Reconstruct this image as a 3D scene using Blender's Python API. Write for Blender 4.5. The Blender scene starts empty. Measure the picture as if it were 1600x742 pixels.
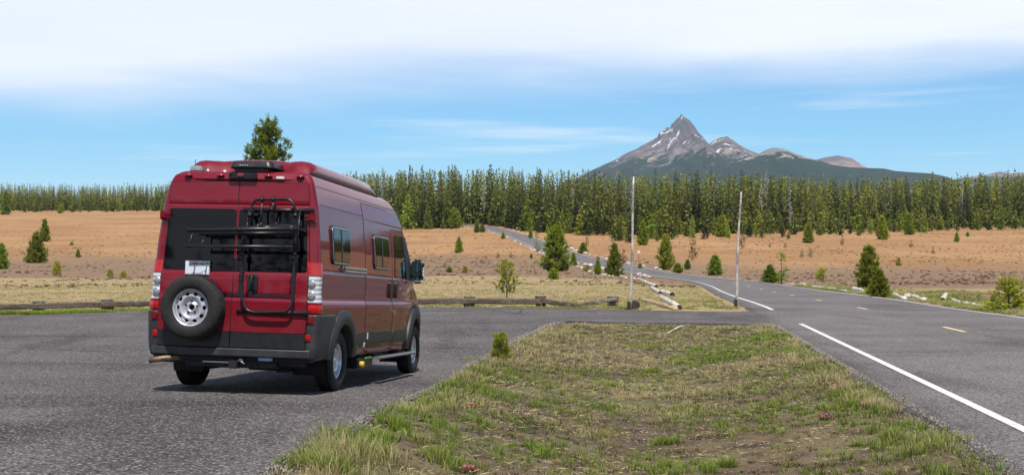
import bpy, bmesh, math, random
import numpy as np
from mathutils import Vector, Matrix

SC = bpy.context.scene
COL = SC.collection
F, CX, CY, CAMZ = 1960.0, 800.0, 371.0, 1.9      # focal length and centre in photo pixels

# ------------------------------------------------------------------ camera
cam = bpy.data.objects.new('camera', bpy.data.cameras.new('camera'))
COL.objects.link(cam)
cam.location = (0, 0, CAMZ)
cam.rotation_euler = (math.radians(90), 0, 0)
cam.data.sensor_width = 36
cam.data.lens = F / 1600 * 36
cam.data.clip_start = .1
cam.data.clip_end = 40000
SC.camera = cam

# ------------------------------------------------------------------ world, sun, exposure
SUN_EL = math.radians(63)
sh = Vector((-.13, 1, 0)).normalized()            # the way the light travels over the ground
SKY_STRENGTH = .10
EXPOSURE = .10
SUN_STRENGTH = 5.0

w = bpy.data.worlds.new('World'); SC.world = w; w.use_nodes = True
nt = w.node_tree; nt.nodes.clear()
def wn(t, **k):
    n = nt.nodes.new(t)
    for a, v in k.items(): setattr(n, a, v)
    return n
def lk(a, b): nt.links.new(a, b)
sky = wn('ShaderNodeTexSky', sky_type='NISHITA', sun_disc=False, sun_elevation=SUN_EL,
         sun_rotation=math.atan2(-sh.x, -sh.y) % (2*math.pi), altitude=1800, air_density=1.0, dust_density=.15, ozone_density=2.5)
def wmath(op, a, b=None, c=None, clamp=False):
    n = wn('ShaderNodeMath', operation=op, use_clamp=clamp)
    for i, v in enumerate((a, b, c)):
        if v is None: continue
        if isinstance(v, (int, float)): n.inputs[i].default_value = v
        else: lk(v, n.inputs[i])
    return n.outputs[0]
def wsmooth(v, a, b):
    n = wn('ShaderNodeMapRange', interpolation_type='SMOOTHSTEP')
    lk(v, n.inputs['Value']); n.inputs['From Min'].default_value = a; n.inputs['From Max'].default_value = b
    return n.outputs[0]
def wmix(f, a, b):
    n = wn('ShaderNodeMix', data_type='RGBA')
    if isinstance(f, (int, float)): n.inputs[0].default_value = f
    else: lk(f, n.inputs[0])
    for s, v in ((6, a), (7, b)):
        if isinstance(v, tuple): n.inputs[s].default_value = v + (1,)
        else: lk(v, n.inputs[s])
    return n.outputs[2]
tc = wn('ShaderNodeTexCoord'); sep = wn('ShaderNodeSeparateXYZ'); lk(tc.outputs['Generated'], sep.inputs[0])
el = sep.outputs[2]
mp = wn('ShaderNodeMapping'); lk(tc.outputs['Generated'], mp.inputs[0]); mp.inputs['Scale'].default_value = (1.2, 1.2, 9)
mp.inputs['Rotation'].default_value = (0, math.radians(6), 0)
n1 = wn('ShaderNodeTexNoise'); lk(mp.outputs[0], n1.inputs[0]); n1.inputs['Scale'].default_value = 2.2; n1.inputs['Detail'].default_value = 7; n1.inputs['Roughness'].default_value = .52
mp2 = wn('ShaderNodeMapping'); lk(tc.outputs['Generated'], mp2.inputs[0]); mp2.inputs['Scale'].default_value = (2.2, 2.2, 42)
mp2.inputs['Location'].default_value = (3.1, .4, .7); mp2.inputs['Rotation'].default_value = (0, math.radians(-4), 0)
n2 = wn('ShaderNodeTexNoise'); lk(mp2.outputs[0], n2.inputs[0]); n2.inputs['Scale'].default_value = 1.6; n2.inputs['Detail'].default_value = 6; n2.inputs['Roughness'].default_value = .55; n2.inputs['Distortion'].default_value = .35
# high veil of cloud: its lower edge sits about 7 degrees up, lower to the left
edge = wmath('ADD', wmath('MULTIPLY', wmath('SUBTRACT', n1.outputs[0], .5), .075), wmath('MULTIPLY', sep.outputs[0], -.045))
vh = wmath('ADD', el, edge)
veil = wmath('MULTIPLY', wsmooth(vh, .092, .152), .94)
veil_top = wmath('SUBTRACT', 1.0, wmath('MULTIPLY', wsmooth(el, .20, .42), .88))
veil = wmath('MULTIPLY', veil, veil_top)
streak = wmath('MULTIPLY', wsmooth(n2.outputs[0], .50, .80), wmath('SUBTRACT', 1.0, wsmooth(el, .1, .2)))
streak = wmath('MULTIPLY', streak, .5)
low = wmath('MULTIPLY', wmath('SUBTRACT', 1.0, wsmooth(el, .0, .085)), .38)
m = wmath('MAXIMUM', veil, streak); m = wmath('MAXIMUM', m, low)
tint = wn('ShaderNodeMix', data_type='RGBA', blend_type='MULTIPLY'); tint.inputs[0].default_value = 1
lk(sky.outputs[0], tint.inputs[6]); tint.inputs[7].default_value = (.68, 1.12, 1.36, 1)
cl = wmix(wsmooth(n1.outputs[0], .3, .7), (9.8, 10.2, 11.2), (10.9, 11.1, 11.6))
lowmask = wmath('SUBTRACT', 1.0, wsmooth(el, .0, .16))
blue = wmix(wmath('MULTIPLY', lowmask, .85), tint.outputs[2], (3.1, 7.0, 9.5))
zen = wn('ShaderNodeMix', data_type='RGBA', blend_type='MULTIPLY'); lk(wsmooth(el, .25, .7), zen.inputs[0]); lk(blue, zen.inputs[6]); zen.inputs[7].default_value = (.62, .62, .66, 1); blue = zen.outputs[2]
allc = wmix(wmath('MULTIPLY', m, .96), blue, cl)
bg = wn('ShaderNodeBackground'); lk(allc, bg.inputs[0]); bg.inputs[1].default_value = SKY_STRENGTH
wo = wn('ShaderNodeOutputWorld'); lk(bg.outputs[0], wo.inputs[0])

sun = bpy.data.objects.new('sun', bpy.data.lights.new('sun', 'SUN')); COL.objects.link(sun)
sun.data.energy = SUN_STRENGTH; sun.data.angle = math.radians(.5); sun.data.color = (1, .96, .9)
d = Vector((sh.x*math.cos(SUN_EL), sh.y*math.cos(SUN_EL), -math.sin(SUN_EL)))
sun.rotation_euler = d.to_track_quat('-Z', 'Y').to_euler(); sun.location = (0, 0, 60)

SC.view_settings.view_transform = 'Standard'; SC.view_settings.look = 'None'
SC.view_settings.exposure = EXPOSURE; SC.view_settings.gamma = 1
SC.render.engine = 'CYCLES'
SC.cycles.use_denoising = True
SC.cycles.max_bounces = 8; SC.cycles.diffuse_bounces = 3; SC.cycles.volume_bounces = 0
SC.cycles.transparent_max_bounces = 6
SC.cycles.sample_clamp_indirect = 6

# ------------------------------------------------------------------ object helpers
def tag(o, label=None, cat=None, group=None, kind=None):
    if label: o['label'] = label
    if cat: o['category'] = cat
    if group: o['group'] = group
    if kind: o['kind'] = kind
    return o
def thing(name, label, cat, loc=(0, 0, 0), rot=None, group=None):
    o = bpy.data.objects.new(name, None); COL.objects.link(o); o.location = loc
    if rot is not None: o.rotation_euler = rot
    o.empty_display_size = .1
    return tag(o, label, cat, group)
def link(name, me, parent=None):
    o = bpy.data.objects.new(name, me); COL.objects.link(o); o.parent = parent
    return o
def mesh_np(name, V, Fc, mat, smooth=False, attrs=None):
    """V (n,3); Fc a list of index arrays, each (m,k)"""
    me = bpy.data.meshes.new(name)
    V = np.asarray(V, dtype=np.float32)
    if not isinstance(Fc, list): Fc = [Fc]
    Fc = [np.asarray(f, dtype=np.int32) for f in Fc if len(f)]
    me.vertices.add(len(V)); me.vertices.foreach_set('co', V.ravel())
    loops = np.concatenate([f.ravel() for f in Fc]); me.loops.add(len(loops)); me.loops.foreach_set('vertex_index', loops)
    starts = []; n = 0
    for f in Fc:
        starts.append(n + np.arange(len(f))*f.shape[1]); n += f.size
    starts = np.concatenate(starts); me.polygons.add(len(starts)); me.polygons.foreach_set('loop_start', starts.astype(np.int32))
    if attrs:
        for k, a in attrs.items():
            at = me.attributes.new(k, 'FLOAT', 'POINT'); at.data.foreach_set('value', np.asarray(a, dtype=np.float32))
    if smooth: me.polygons.foreach_set('use_smooth', np.ones(len(starts), dtype=bool))
    me.update(calc_edges=True); me.validate()
    if mat: me.materials.append(mat)
    return me
def obj_bm(name, bm, mat, parent=None, smooth=False, auto=None):
    me = bpy.data.meshes.new(name)
    bmesh.ops.recalc_face_normals(bm, faces=bm.faces)
    if smooth or auto:
        for f in bm.faces: f.smooth = True
    if auto:
        for e in bm.edges:
            if len(e.link_faces) == 2 and e.calc_face_angle(0) > math.radians(auto): e.smooth = False
    bm.to_mesh(me); bm.free()
    if mat: me.materials.append(mat)
    return link(name, me, parent)

# ------------------------------------------------------------------ material helpers
class NT:
    def __init__(s, name):
        s.m = bpy.data.materials.new(name); s.m.use_nodes = True; s.t = s.m.node_tree; s.t.nodes.clear()
        s.out = s.t.nodes.new('ShaderNodeOutputMaterial')
        s.p = s.t.nodes.new('ShaderNodeBsdfPrincipled'); s.t.links.new(s.p.outputs[0], s.out.inputs[0])
    def n(s, ty, **k):
        n = s.t.nodes.new(ty)
        for a, v in k.items(): setattr(n, a, v)
        return n
    def l(s, a, b): s.t.links.new(a, b)
    def put(s, sock, v):
        if isinstance(v, (int, float)): sock.default_value = v
        elif isinstance(v, tuple): sock.default_value = v + (1,) if len(sock.default_value) == 4 and len(v) == 3 else v
        else: s.l(v, sock)
    def set(s, **k):
        for a, v in k.items(): s.put(s.p.inputs[a.replace('_', ' ')], v)
    def math(s, op, a, b=0.0, clamp=False):
        n = s.n('ShaderNodeMath', operation=op, use_clamp=clamp); s.put(n.inputs[0], a); s.put(n.inputs[1], b); return n.outputs[0]
    def mix(s, f, a, b, mode='MIX'):
        n = s.n('ShaderNodeMix', data_type='RGBA', blend_type=mode); s.put(n.inputs[0], f); s.put(n.inputs[6], a); s.put(n.inputs[7], b); return n.outputs[2]
    def coord(s, which='Object', scale=(1, 1, 1), rot=(0, 0, 0)):
        t = s.n('ShaderNodeTexCoord')
        m = s.n('ShaderNodeMapping'); s.l(t.outputs[which], m.inputs[0]); m.inputs['Scale'].default_value = scale; m.inputs['Rotation'].default_value = rot
        return m.outputs[0]
    def noise(s, co, scale, detail=4, rough=.5, dist=0.0):
        n = s.n('ShaderNodeTexNoise'); s.l(co, n.inputs[0]); n.inputs['Scale'].default_value = scale
        n.inputs['Detail'].default_value = detail; n.inputs['Roughness'].default_value = rough; n.inputs['Distortion'].default_value = dist
        return n.outputs[0]
    def voro(s, co, scale, out='Distance'):
        n = s.n('ShaderNodeTexVoronoi'); s.l(co, n.inputs[0]); n.inputs['Scale'].default_value = scale; return n.outputs[out]
    def smooth(s, v, a, b, to=(0.0, 1.0)):
        n = s.n('ShaderNodeMapRange', interpolation_type='SMOOTHSTEP'); s.put(n.inputs[0], v)
        n.inputs[1].default_value = a; n.inputs[2].default_value = b; n.inputs[3].default_value = to[0]; n.inputs[4].default_value = to[1]; return n.outputs[0]
    def attr(s, name):
        n = s.n('ShaderNodeAttribute'); n.attribute_name = name; return n.outputs['Fac']
    def rand(s): return s.n('ShaderNodeObjectInfo').outputs['Random']
    def bump(s, h, strength=.3, dist=.02):
        n = s.n('ShaderNodeBump'); s.l(h, n.inputs['Height']); n.inputs['Strength'].default_value = strength; n.inputs['Distance'].default_value = dist
        s.l(n.outputs[0], s.p.inputs['Normal'])
def simple(name, col, rough=.5, metal=0.0, var=.12, scale=12, **k):
    a = NT(name); co = a.coord()
    nz = a.noise(co, scale, 4, .6)
    c2 = tuple(max(0, c*(1-var*2)) for c in col); c1 = tuple(min(1, c*(1+var)) for c in col)
    a.set(Base_Color=a.mix(a.smooth(nz, .3, .7), c2, c1), Roughness=a.smooth(nz, .2, .8, (max(0, rough-.06), min(1, rough+.06))), Metallic=metal)
    for kk, v in k.items(): a.set(**{kk: v})
    return a.m

# ------------------------------------------------------------------ terrain function
def sstep(a, b, x):
    t = np.clip((np.asarray(x, dtype=float)-a)/(b-a), 0, 1); return t*t*(3-2*t)
_tY = np.linspace(-60, 140, 2001)
def smooth_table(ys, zs, width=2.0):
    z = np.interp(_tY, ys, zs)
    k = np.exp(-.5*(np.arange(-60, 61)*.1/width)**2); k /= k.sum()
    zp = np.pad(z, 60, mode='edge'); return np.convolve(zp, k, mode='valid')
LOT = smooth_table([-60, -20, 0, 8, 15.1, 19.1, 22, 26, 32, 38, 43, 60, 90, 140], [-.3, -.45, -1.035, -1.467, -1.85, -2.06, -2.13, -2.17, -2.2, -2.27, -2.36, -2.7, -3.2, -3.6], .9)
ROAD = smooth_table([-60, -20, 0, 43, 57, 69, 81, 93, 105, 140], [-1.0, -1.3, -1.65, -2.47, -2.88, -3.2, -3.57, -3.87, -4.1, -4.78], 1.5)
def XL(Y): return np.interp(Y, [-20, 7.9, 10, 13, 16, 21, 26, 29.5, 33, 43, 60], [-1.6, -1.48, -1.46, -1.25, -.97, -.66, 0, .6, 1.23, 2, 3])
def XR(Y): return 6.9 + .125*np.asarray(Y) - 4.15
def near(X, Y):
    lot = np.interp(Y, _tY, LOT); road = np.interp(Y, _tY, ROAD)
    lot = lot - .020*(np.clip(X, -9, 2)+2.1)*(1-sstep(20, 32, Y))
    a, b = XL(Y), XR(Y)
    s = np.clip((X-a)/(b-a), 0, 1); ss = s*s*(3-2*s)
    ditch = .34*np.sin(math.pi*np.clip(s, 0, 1))**1.5*(1-sstep(29.5, 32.6, Y))
    return lot*(1-ss)+road*ss - ditch
CTRL = []
for px in (-300, 0, 240, 450, 640, 820, 1000, 1150, 1300, 1500, 1750, 2000):
    for Y in (30, 37):
        X = (px-CX)/F*Y
        CTRL.append((px, Y, CY - F*float(near(X, Y))/Y))
CTRL += [(-300, 45, 494), (0, 45, 489), (235, 44, 481), (450, 44, 479.5), (640, 43.5, 477.5), (950, 43.5, 478.5), (1150, 43.5, 481),
 (1284, 57, 470), (1247, 69, 462), (1221, 81, 457.5), (1195, 93, 452.5), (1175, 105, 448), (1101, 140, 438), (1013, 180, 427), (898, 260, 402), (851, 330, 385), (815, 400, 370), (760, 500, 354),
 (1500, 48, 480), (1420, 57, 468), (1360, 69, 460), (1300, 81, 455), (1600, 52, 478), (1600, 75, 455), (1800, 60, 470), (1450, 95, 445), (1350, 110, 443), (1600, 120, 437),
 (1350, 160, 425), (1600, 180, 418), (1900, 180, 418), (1250, 240, 403), (1450, 260, 396), (1700, 300, 386), (1100, 300, 390), (1000, 330, 384), (1200, 450, 361), (1450, 450, 360), (1700, 450, 358), (2000, 450, 355), (1050, 450, 362), (1700, 700, 350), (1200, 700, 350), (1200, 1200, 345), (1800, 1200, 345),
 (950, 60, 464), (950, 90, 447), (900, 120, 436), (860, 160, 424), (830, 210, 411), (1000, 120, 437), (1060, 100, 446), (1100, 75, 458),
 (-300, 60, 470), (100, 60, 467), (400, 60, 465), (700, 60, 463), (100, 90, 450), (400, 90, 448), (700, 90, 446), (-300, 90, 452), (-300, 150, 431), (100, 150, 431), (400, 150, 429), (650, 150, 426),
 (-300, 250, 408), (100, 250, 408), (400, 250, 407), (650, 250, 405), (100, 400, 376), (-300, 400, 378), (400, 400, 378), (620, 400, 374), (-300, 550, 350), (100, 550, 349), (350, 550, 351), (650, 500, 357), (740, 520, 353),
 (-300, 750, 331), (0, 750, 331), (250, 750, 330), (650, 800, 345), (900, 800, 347), (100, 1200, 323), (650, 1300, 340), (950, 450, 361), (900, 470, 360)]
CT = np.array(CTRL, dtype=float)
def _feat(px, Y): return np.stack([np.asarray(px)/330.0, np.log(Y)*2.2], -1)
_P = _feat(CT[:, 0], CT[:, 1]); _n = _NC = len(_P)
def _phi(r2): return .5*r2*np.log(r2+1e-9)
_A = np.zeros((_n+3, _n+3)); _d = ((_P[:, None]-_P[None])**2).sum(-1)
_A[:_n, :_n] = _phi(_d)+np.eye(_n)*.06
_A[:_n, _n] = 1; _A[:_n, _n+1:] = _P; _A[_n, :_n] = 1; _A[_n+1:, :_n] = _P.T
_W = np.linalg.solve(_A, np.concatenate([CT[:, 2]-CY, np.zeros(3)]))
def far_py(px, Y):
    q = _feat(px, Y); sh_ = q.shape[:-1]; q = q.reshape(-1, 2); out = np.empty(len(q))
    for i in range(0, len(q), 20000):
        c = q[i:i+20000]; r2 = ((c[:, None]-_P[None])**2).sum(-1)
        out[i:i+20000] = _phi(r2)@_W[:_NC] + _W[_NC] + c@_W[_NC+1:]
    return out.reshape(sh_)
def S(X, Y):
    """height of the finished surface (pavement tops) over the plan point"""
    X = np.asarray(X, dtype=float); Y = np.asarray(Y, dtype=float)
    r = np.hypot(X, Y); az = np.clip(np.arctan2(X, Y), -.52, .55)
    Ye = np.maximum(r*np.cos(az), .01); px = CX+F*np.tan(az)
    Yc = np.clip(Ye, 30, 1300)
    zf = -far_py(px, Yc)/F*Yc
    zn = near(X, np.clip(Y, -60, 60))
    k = sstep(31, 43, Ye)
    back = sstep(0, -60, Y) if False else 0
    return zn*(1-k)+zf*k + CAMZ
def Gz(X, Y): return S(X, Y)-.05
_T = np.exp(np.linspace(math.log(4), math.log(1400), 900))
def unproj(px, py):
    a = (px-CX)/F; b = -(py-CY)/F
    z = CAMZ+b*_T; g = S(a*_T, _T); dlt = z-g
    idx = np.where((dlt[:-1] > 0) & (dlt[1:] <= 0))[0]
    if len(idx) == 0: t = _T[-1]
    else:
        i = idx[0]; t = _T[i]+(_T[i+1]-_T[i])*dlt[i]/(dlt[i]-dlt[i+1])
    return a*t, t
def value_noise(X, Y, scale, seed=0):
    x = np.asarray(X)/scale; y = np.asarray(Y)/scale
    xi = np.floor(x).astype(np.int64); yi = np.floor(y).astype(np.int64); fx = x-xi; fy = y-yi
    fx = fx*fx*(3-2*fx); fy = fy*fy*(3-2*fy)
    def h(a, b):
        v = (a*374761393 + b*668265263 + seed*974634777) & 0xffffffff
        v = ((v ^ (v >> 13))*1274126177) & 0xffffffff
        return ((v ^ (v >> 16)) & 0xffff)/65535.0
    return (h(xi, yi)*(1-fx)+h(xi+1, yi)*fx)*(1-fy)+(h(xi, yi+1)*(1-fx)+h(xi+1, yi+1)*fx)*fy
def fbm(X, Y, scale, seed=0, oct=4):
    s = 0; a = 1; t = 0
    for i in range(oct): s = s+a*value_noise(X, Y, scale/2**i, seed+i*17); t += a; a *= .5
    return s/t

# ------------------------------------------------------------------ ground
def mat_ground():
    a = NT('ground_soil')
    co = a.coord('Object')
    zone = a.attr('bare'); green = a.attr('green')
    n1 = a.noise(co, .12, 5, .6); n2 = a.noise(co, 2.2, 6, .65); n3 = a.noise(co, 26, 5, .7)
    st = a.noise(a.coord('Object', (.03, .012, 1)), 1, 5, .6); cf = a.coord('Object', (1, .045, 1)); cm = a.coord('Object', (1, .25, 1))
    dirt = a.mix(a.smooth(n2, .35, .68), (.060, .040, .029), (.145, .10, .07))
    peb = a.smooth(n3, .5, .72); dirt = a.mix(a.math('MULTIPLY', peb, .4), dirt, (.27, .23, .19))
    straw = a.mix(a.smooth(n3, .35, .7), (.17, .12, .055), (.30, .23, .12))
    grs = a.mix(a.smooth(n3, .3, .7), (.10, .14, .03), (.24, .26, .09))
    gg = a.mix(a.smooth(a.noise(co, .55, 5, .7), .42, .62), straw, grs)
    nearc = a.mix(a.math('MULTIPLY', green, a.smooth(n2, .3, .55), True), dirt, gg); fieldc = a.mix(a.smooth(n3, .35, .65), (.27, .19, .09), (.44, .35, .18)); fieldc = a.mix(a.math('MULTIPLY', a.smooth(a.noise(co, .9, 5, .75), .47, .6), .75), fieldc, (.25, .15, .085)); fieldc = a.mix(a.math('MULTIPLY', a.smooth(a.noise(co, .3, 5, .75), .52, .66), .6), fieldc, (.20, .22, .07)); nearc = a.mix(a.smooth(green, 1.0, 1.6), nearc, fieldc)
    pum = a.mix(a.smooth(n2, .3, .7), (.185, .115, .070), (.27, .178, .110))
    red = a.mix(a.smooth(st, .35, .65), (.315, .165, .066), (.42, .238, .106))
    red = a.mix(a.math('MULTIPLY', a.smooth(a.noise(cf, .35, 5, .7), .45, .65), .35), red, (.24, .15, .09))
    far = a.mix(a.smooth(zone, .5, 1.0), pum, red); 
    spk = a.smooth(a.noise(cm, 2.4, 4, .8), .54, .68); far = a.mix(a.math('MULTIPLY', spk, .6), far, (.12, .075, .05)); spk3 = a.smooth(a.noise(cf, 1.3, 5, .85), .52, .66); far = a.mix(a.math('MULTIPLY', spk3, .45), far, (.17, .10, .055))
    spk2 = a.smooth(a.noise(cf, .8, 5, .8), .52, .66); far = a.mix(a.math('MULTIPLY', spk2, .5), far, (.34, .24, .12))
    c = a.mix(a.smooth(zone, 0.0, .3), nearc, far)
    a.set(Base_Color=c, Roughness=.95)
    a.p.inputs['Specular IOR Level'].default_value = .15
    a.bump(a.math('ADD', n3, n2), .6, .05)
    return a.m
RISE = .034
def off_pavement(X, Y):
    dist_road = np.abs(X-road_x(Y)); isl = np.minimum(sstep(.0, .5, X-XL(Y)), sstep(.0, .5, XR(Y)-X))*(1-sstep(31, 32.2, Y))
    far_ = np.where((X < road_x(Y)-4.4) & (Y > 32), sstep(.1, .6, Y-lot_far(X))*sstep(4.3, 4.8, dist_road), 0)
    off = np.where(Y > 46, sstep(4.3, 5.2, dist_road), np.maximum(isl, far_))
    return np.where((X > road_x(Y)+3.8) & (Y <= 46), sstep(3.85, 4.6, X-road_x(Y)), off)
def rise_mask(X, Y):
    m = (X > XL(Y)+.02) & (X < XR(Y)-.02) & (Y < 31.8); return m*(1-.9*sstep(.55, .2, XR(Y)-X)*sstep(11, 14, Y))
def build_ground():
    ang = np.concatenate([np.arange(-180, -32, 4), np.arange(-32, 32.01, .3), np.arange(36, 180, 4)])
    ang = np.radians(ang); na = len(ang)
    rad = np.concatenate([[.6, 1.5, 2.5, 3.5], np.exp(np.linspace(math.log(4.5), math.log(1400), 230)), np.exp(np.linspace(math.log(1600), math.log(8600), 8))])
    A, R = np.meshgrid(ang, rad); X = R*np.sin(A); Y = R*np.cos(A)
    Z = Gz(X, Y)
    bump = (fbm(X, Y, 1.4, 3, 3)-.5)*.08*(1-sstep(40, 90, R)) + (fbm(X, Y, 9, 5, 3)-.5)*.5*sstep(60, 160, R)
    # keep the bumps off the pavement
    off = off_pavement(X, Y)
    Z = Z+bump*off+RISE*rise_mask(X, Y)
    Z = Z-.16*np.exp(-((X-3.9)/.55)**2-((Y-31.9)/.7)**2)
    # low bank of soil right of the road
    bank = np.exp(-((X-road_x(Y)-8.5)/2.2)**2)*sstep(34, 44, Y)*(1-sstep(62, 80, Y)); Z = Z+bank*.30
    V = np.stack([X, Y, Z], -1).reshape(-1, 3); nr = len(rad)
    i = np.arange(nr-1)[:, None]*na; j = np.arange(na)[None]; j2 = (j+1) % na
    Fq = np.stack([i+j, i+j2, i+na+j2, i+na+j], -1).reshape(-1, 4)
    pxv = CX+F*np.clip(X/np.maximum(Y, .1), -.6, .7)
    edgeY = np.interp(pxv, [0, 600, 900, 1300, 1500, 1700], [138, 140, 128, 95, 88, 88])
    wob = (fbm(X, Y, 14, 9, 3)-.5)*.25
    t = Y/edgeY+wob
    bare = .45*sstep(.92, 1.08, t) + .55*sstep(1.35, 2.6, Y/edgeY+wob*1.6)
    bare = np.where(Y < 5, 0, bare)
    soil_bank = bank*sstep(.25, .8, fbm(X, Y, 3, 31, 3)+.35)
    bare = np.maximum(bare, np.clip(soil_bank*.9, 0, .8))
    green = np.clip(.25+.75*sstep(.35, .6, fbm(X, Y, 3.5, 4, 3)), 0, 1); green = np.where(Y > 40, 1.9, green*.55)
    me = mesh_np('ground', V, [Fq], mat_ground(), True, {'bare': bare.ravel(), 'green': green.ravel()})
    bm = bmesh.new(); bm.from_mesh(me)       # centre cap
    bm.verts.ensure_lookup_table(); bm.faces.new([bm.verts[k] for k in range(na)]); bmesh.ops.recalc_face_normals(bm, faces=bm.faces)
    if bm.faces[0].normal.z < 0: bmesh.ops.reverse_faces(bm, faces=bm.faces)
    bm.to_mesh(me); bm.free()
    tag(link('ground', me), kind='structure')

# road centre path
_rc = np.array([(4.4, -20), (6.9, 0), (9.4, 20), (11.9, 40), (14.4, 60), (16.9, 80), (19.7, 102), (21.3, 122), (21.8, 140), (21.2, 160), (19.6, 182), (16.6, 215), (13, 258), (8.6, 330), (3, 400), (-10, 500), (-28, 600), (-50, 720)])
_ry = np.linspace(-20, 720, 1481)
_rx = np.interp(_ry, _rc[:, 1], _rc[:, 0]); _k = np.hanning(61); _k /= _k.sum()
_rx = np.convolve(np.concatenate([_rx[0]-(_rx[1]-_rx[0])*np.arange(30, 0, -1), _rx, _rx[-1]+(_rx[-1]-_rx[-2])*np.arange(1, 31)]), _k, mode='valid')
def road_x(Y): return np.interp(Y, _ry, _rx)
def road_pt(Y, off):
    dx = (road_x(Y+.5)-road_x(Y-.5)); l = np.hypot(dx, 1)
    return road_x(Y)+off/l, Y-off*dx/l

def mat_asphalt(name, c1, c2, patch, speck):
    a = NT(name); co = a.coord('Object')
    n3 = a.noise(co, 55, 3, .75); v = a.voro(co, 58, 'Color')
    sp = a.n('ShaderNodeSeparateColor'); a.l(v, sp.inputs[0])
    big = a.noise(a.coord('Object', (.55, .16, 1), (0, 0, .35)), .8, 5, .62, .6)
    mid = a.noise(co, .35, 5, .6); pat = a.noise(a.coord('Object', (.25, .9, 1), (0, 0, .1)), .35, 4, .55, .8)
    c = a.mix(a.smooth(mid, .3, .7), c1, c2)
    c = a.mix(a.math('MULTIPLY', a.smooth(big, .52, .68), .62), c, patch)
    c = a.mix(a.math('MULTIPLY', a.smooth(pat, .55, .66), .6), c, patch)
    g = a.smooth(sp.outputs[0], .0, 1.0, (.35, 1.75)); gm = a.n('ShaderNodeMix', data_type='RGBA', blend_type='MULTIPLY'); gm.inputs[0].default_value = 1
    gc = a.n('ShaderNodeCombineColor'); [a.l(g, gc.inputs[k]) for k in range(3)]
    a.l(c, gm.inputs[6]); a.l(gc.outputs[0], gm.inputs[7]); c = gm.outputs[2]
    c = a.mix(a.math('MULTIPLY', a.smooth(sp.outputs[1], .86, .95), speck), c, (.36, .33, .31))
    a.set(Base_Color=c, Roughness=a.smooth(mid, .2, .8, (.8, .93))); a.p.inputs['Specular IOR Level'].default_value = .25
    a.bump(a.math('ADD', n3, sp.outputs[0]), .55, .012)
    return a.m
def poly_sheet(name, pts, mat, zoff, skirt=.34, step=1.2, far_step=6.0):
    bm = bmesh.new(); vs = [bm.verts.new((x, y, 0)) for x, y in pts]; f = bm.faces.new(vs)
    if f.normal.z < 0: f.normal_flip()
    bmesh.ops.triangulate(bm, faces=bm.faces[:])
    xs = [p[0] for p in pts]; ys = [p[1] for p in pts]
    y = min(ys)+.01
    while y < max(ys):
        bmesh.ops.bisect_plane(bm, geom=bm.verts[:]+bm.edges[:]+bm.faces[:], plane_co=(0, y, 0), plane_no=(0, 1, 0)); y += step
    x = min(xs)+.01
    while x < max(xs):
        bmesh.ops.bisect_plane(bm, geom=bm.verts[:]+bm.edges[:]+bm.faces[:], plane_co=(x, 0, 0), plane_no=(1, 0, 0)); x += step
    co = np.array([v.co[:] for v in bm.verts]); z = S(co[:, 0], co[:, 1])+zoff
    for v, zz in zip(bm.verts, z): v.co.z = zz
    if skirt:
        be = [e for e in bm.edges if len(e.link_faces) == 1]
        r = bmesh.ops.extrude_edge_only(bm, edges=be)
        for v in r['geom']:
            if isinstance(v, bmesh.types.BMVert): v.co.z -= skirt
    bmesh.ops.recalc_face_normals(bm, faces=bm.faces)
    top = max(bm.faces, key=lambda q: q.calc_area())
    if top.normal.z < 0: bmesh.ops.reverse_faces(bm, faces=bm.faces)
    me = bpy.data.meshes.new(name); bm.to_mesh(me); bm.free(); me.materials.append(mat)
    return link(name, me)
def ribbon(name, P0, P1, mat, zoff, parent=None, zs=None):
    """P0, P1: arrays (n,2) of the two edges"""
    P = np.stack([P0, P1], 1).reshape(-1, 2); z = S(P[:, 0], P[:, 1])+zoff
    V = np.column_stack([P, z]); n = len(P0); i = np.arange(n-1)*2
    Fq = np.stack([i, i+1, i+3, i+2], -1)
    return link(name, mesh_np(name, V, [Fq], mat), parent)

M_LOT = mat_asphalt('lot_asphalt', (.070, .060, .056), (.115, .100, .094), (.034, .029, .027), .8)
M_ROAD = mat_asphalt('road_asphalt', (.118, .104, .098), (.165, .147, .139), (.066, .058, .054), .5)
M_PAINT = NT('road_paint')
_co = M_PAINT.coord(); _n = M_PAINT.noise(_co, 30, 5, .75)
M_PAINT.set(Base_Color=M_PAINT.mix(M_PAINT.smooth(_n, .34, .50), (.26, .25, .24), (.70, .68, .63)), Roughness=.7); M_PAINT = M_PAINT.m
M_YEL = NT('yellow_road_paint'); _co = M_YEL.coord(); _n = M_YEL.noise(_co, 22, 5, .75)
M_YEL.set(Base_Color=M_YEL.mix(M_YEL.smooth(_n, .3, .55), (.3, .24, .15), (.80, .62, .30)), Roughness=.7); M_YEL = M_YEL.m
M_CRACK = simple('crack_tar', (.016, .014, .014), .8)

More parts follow.
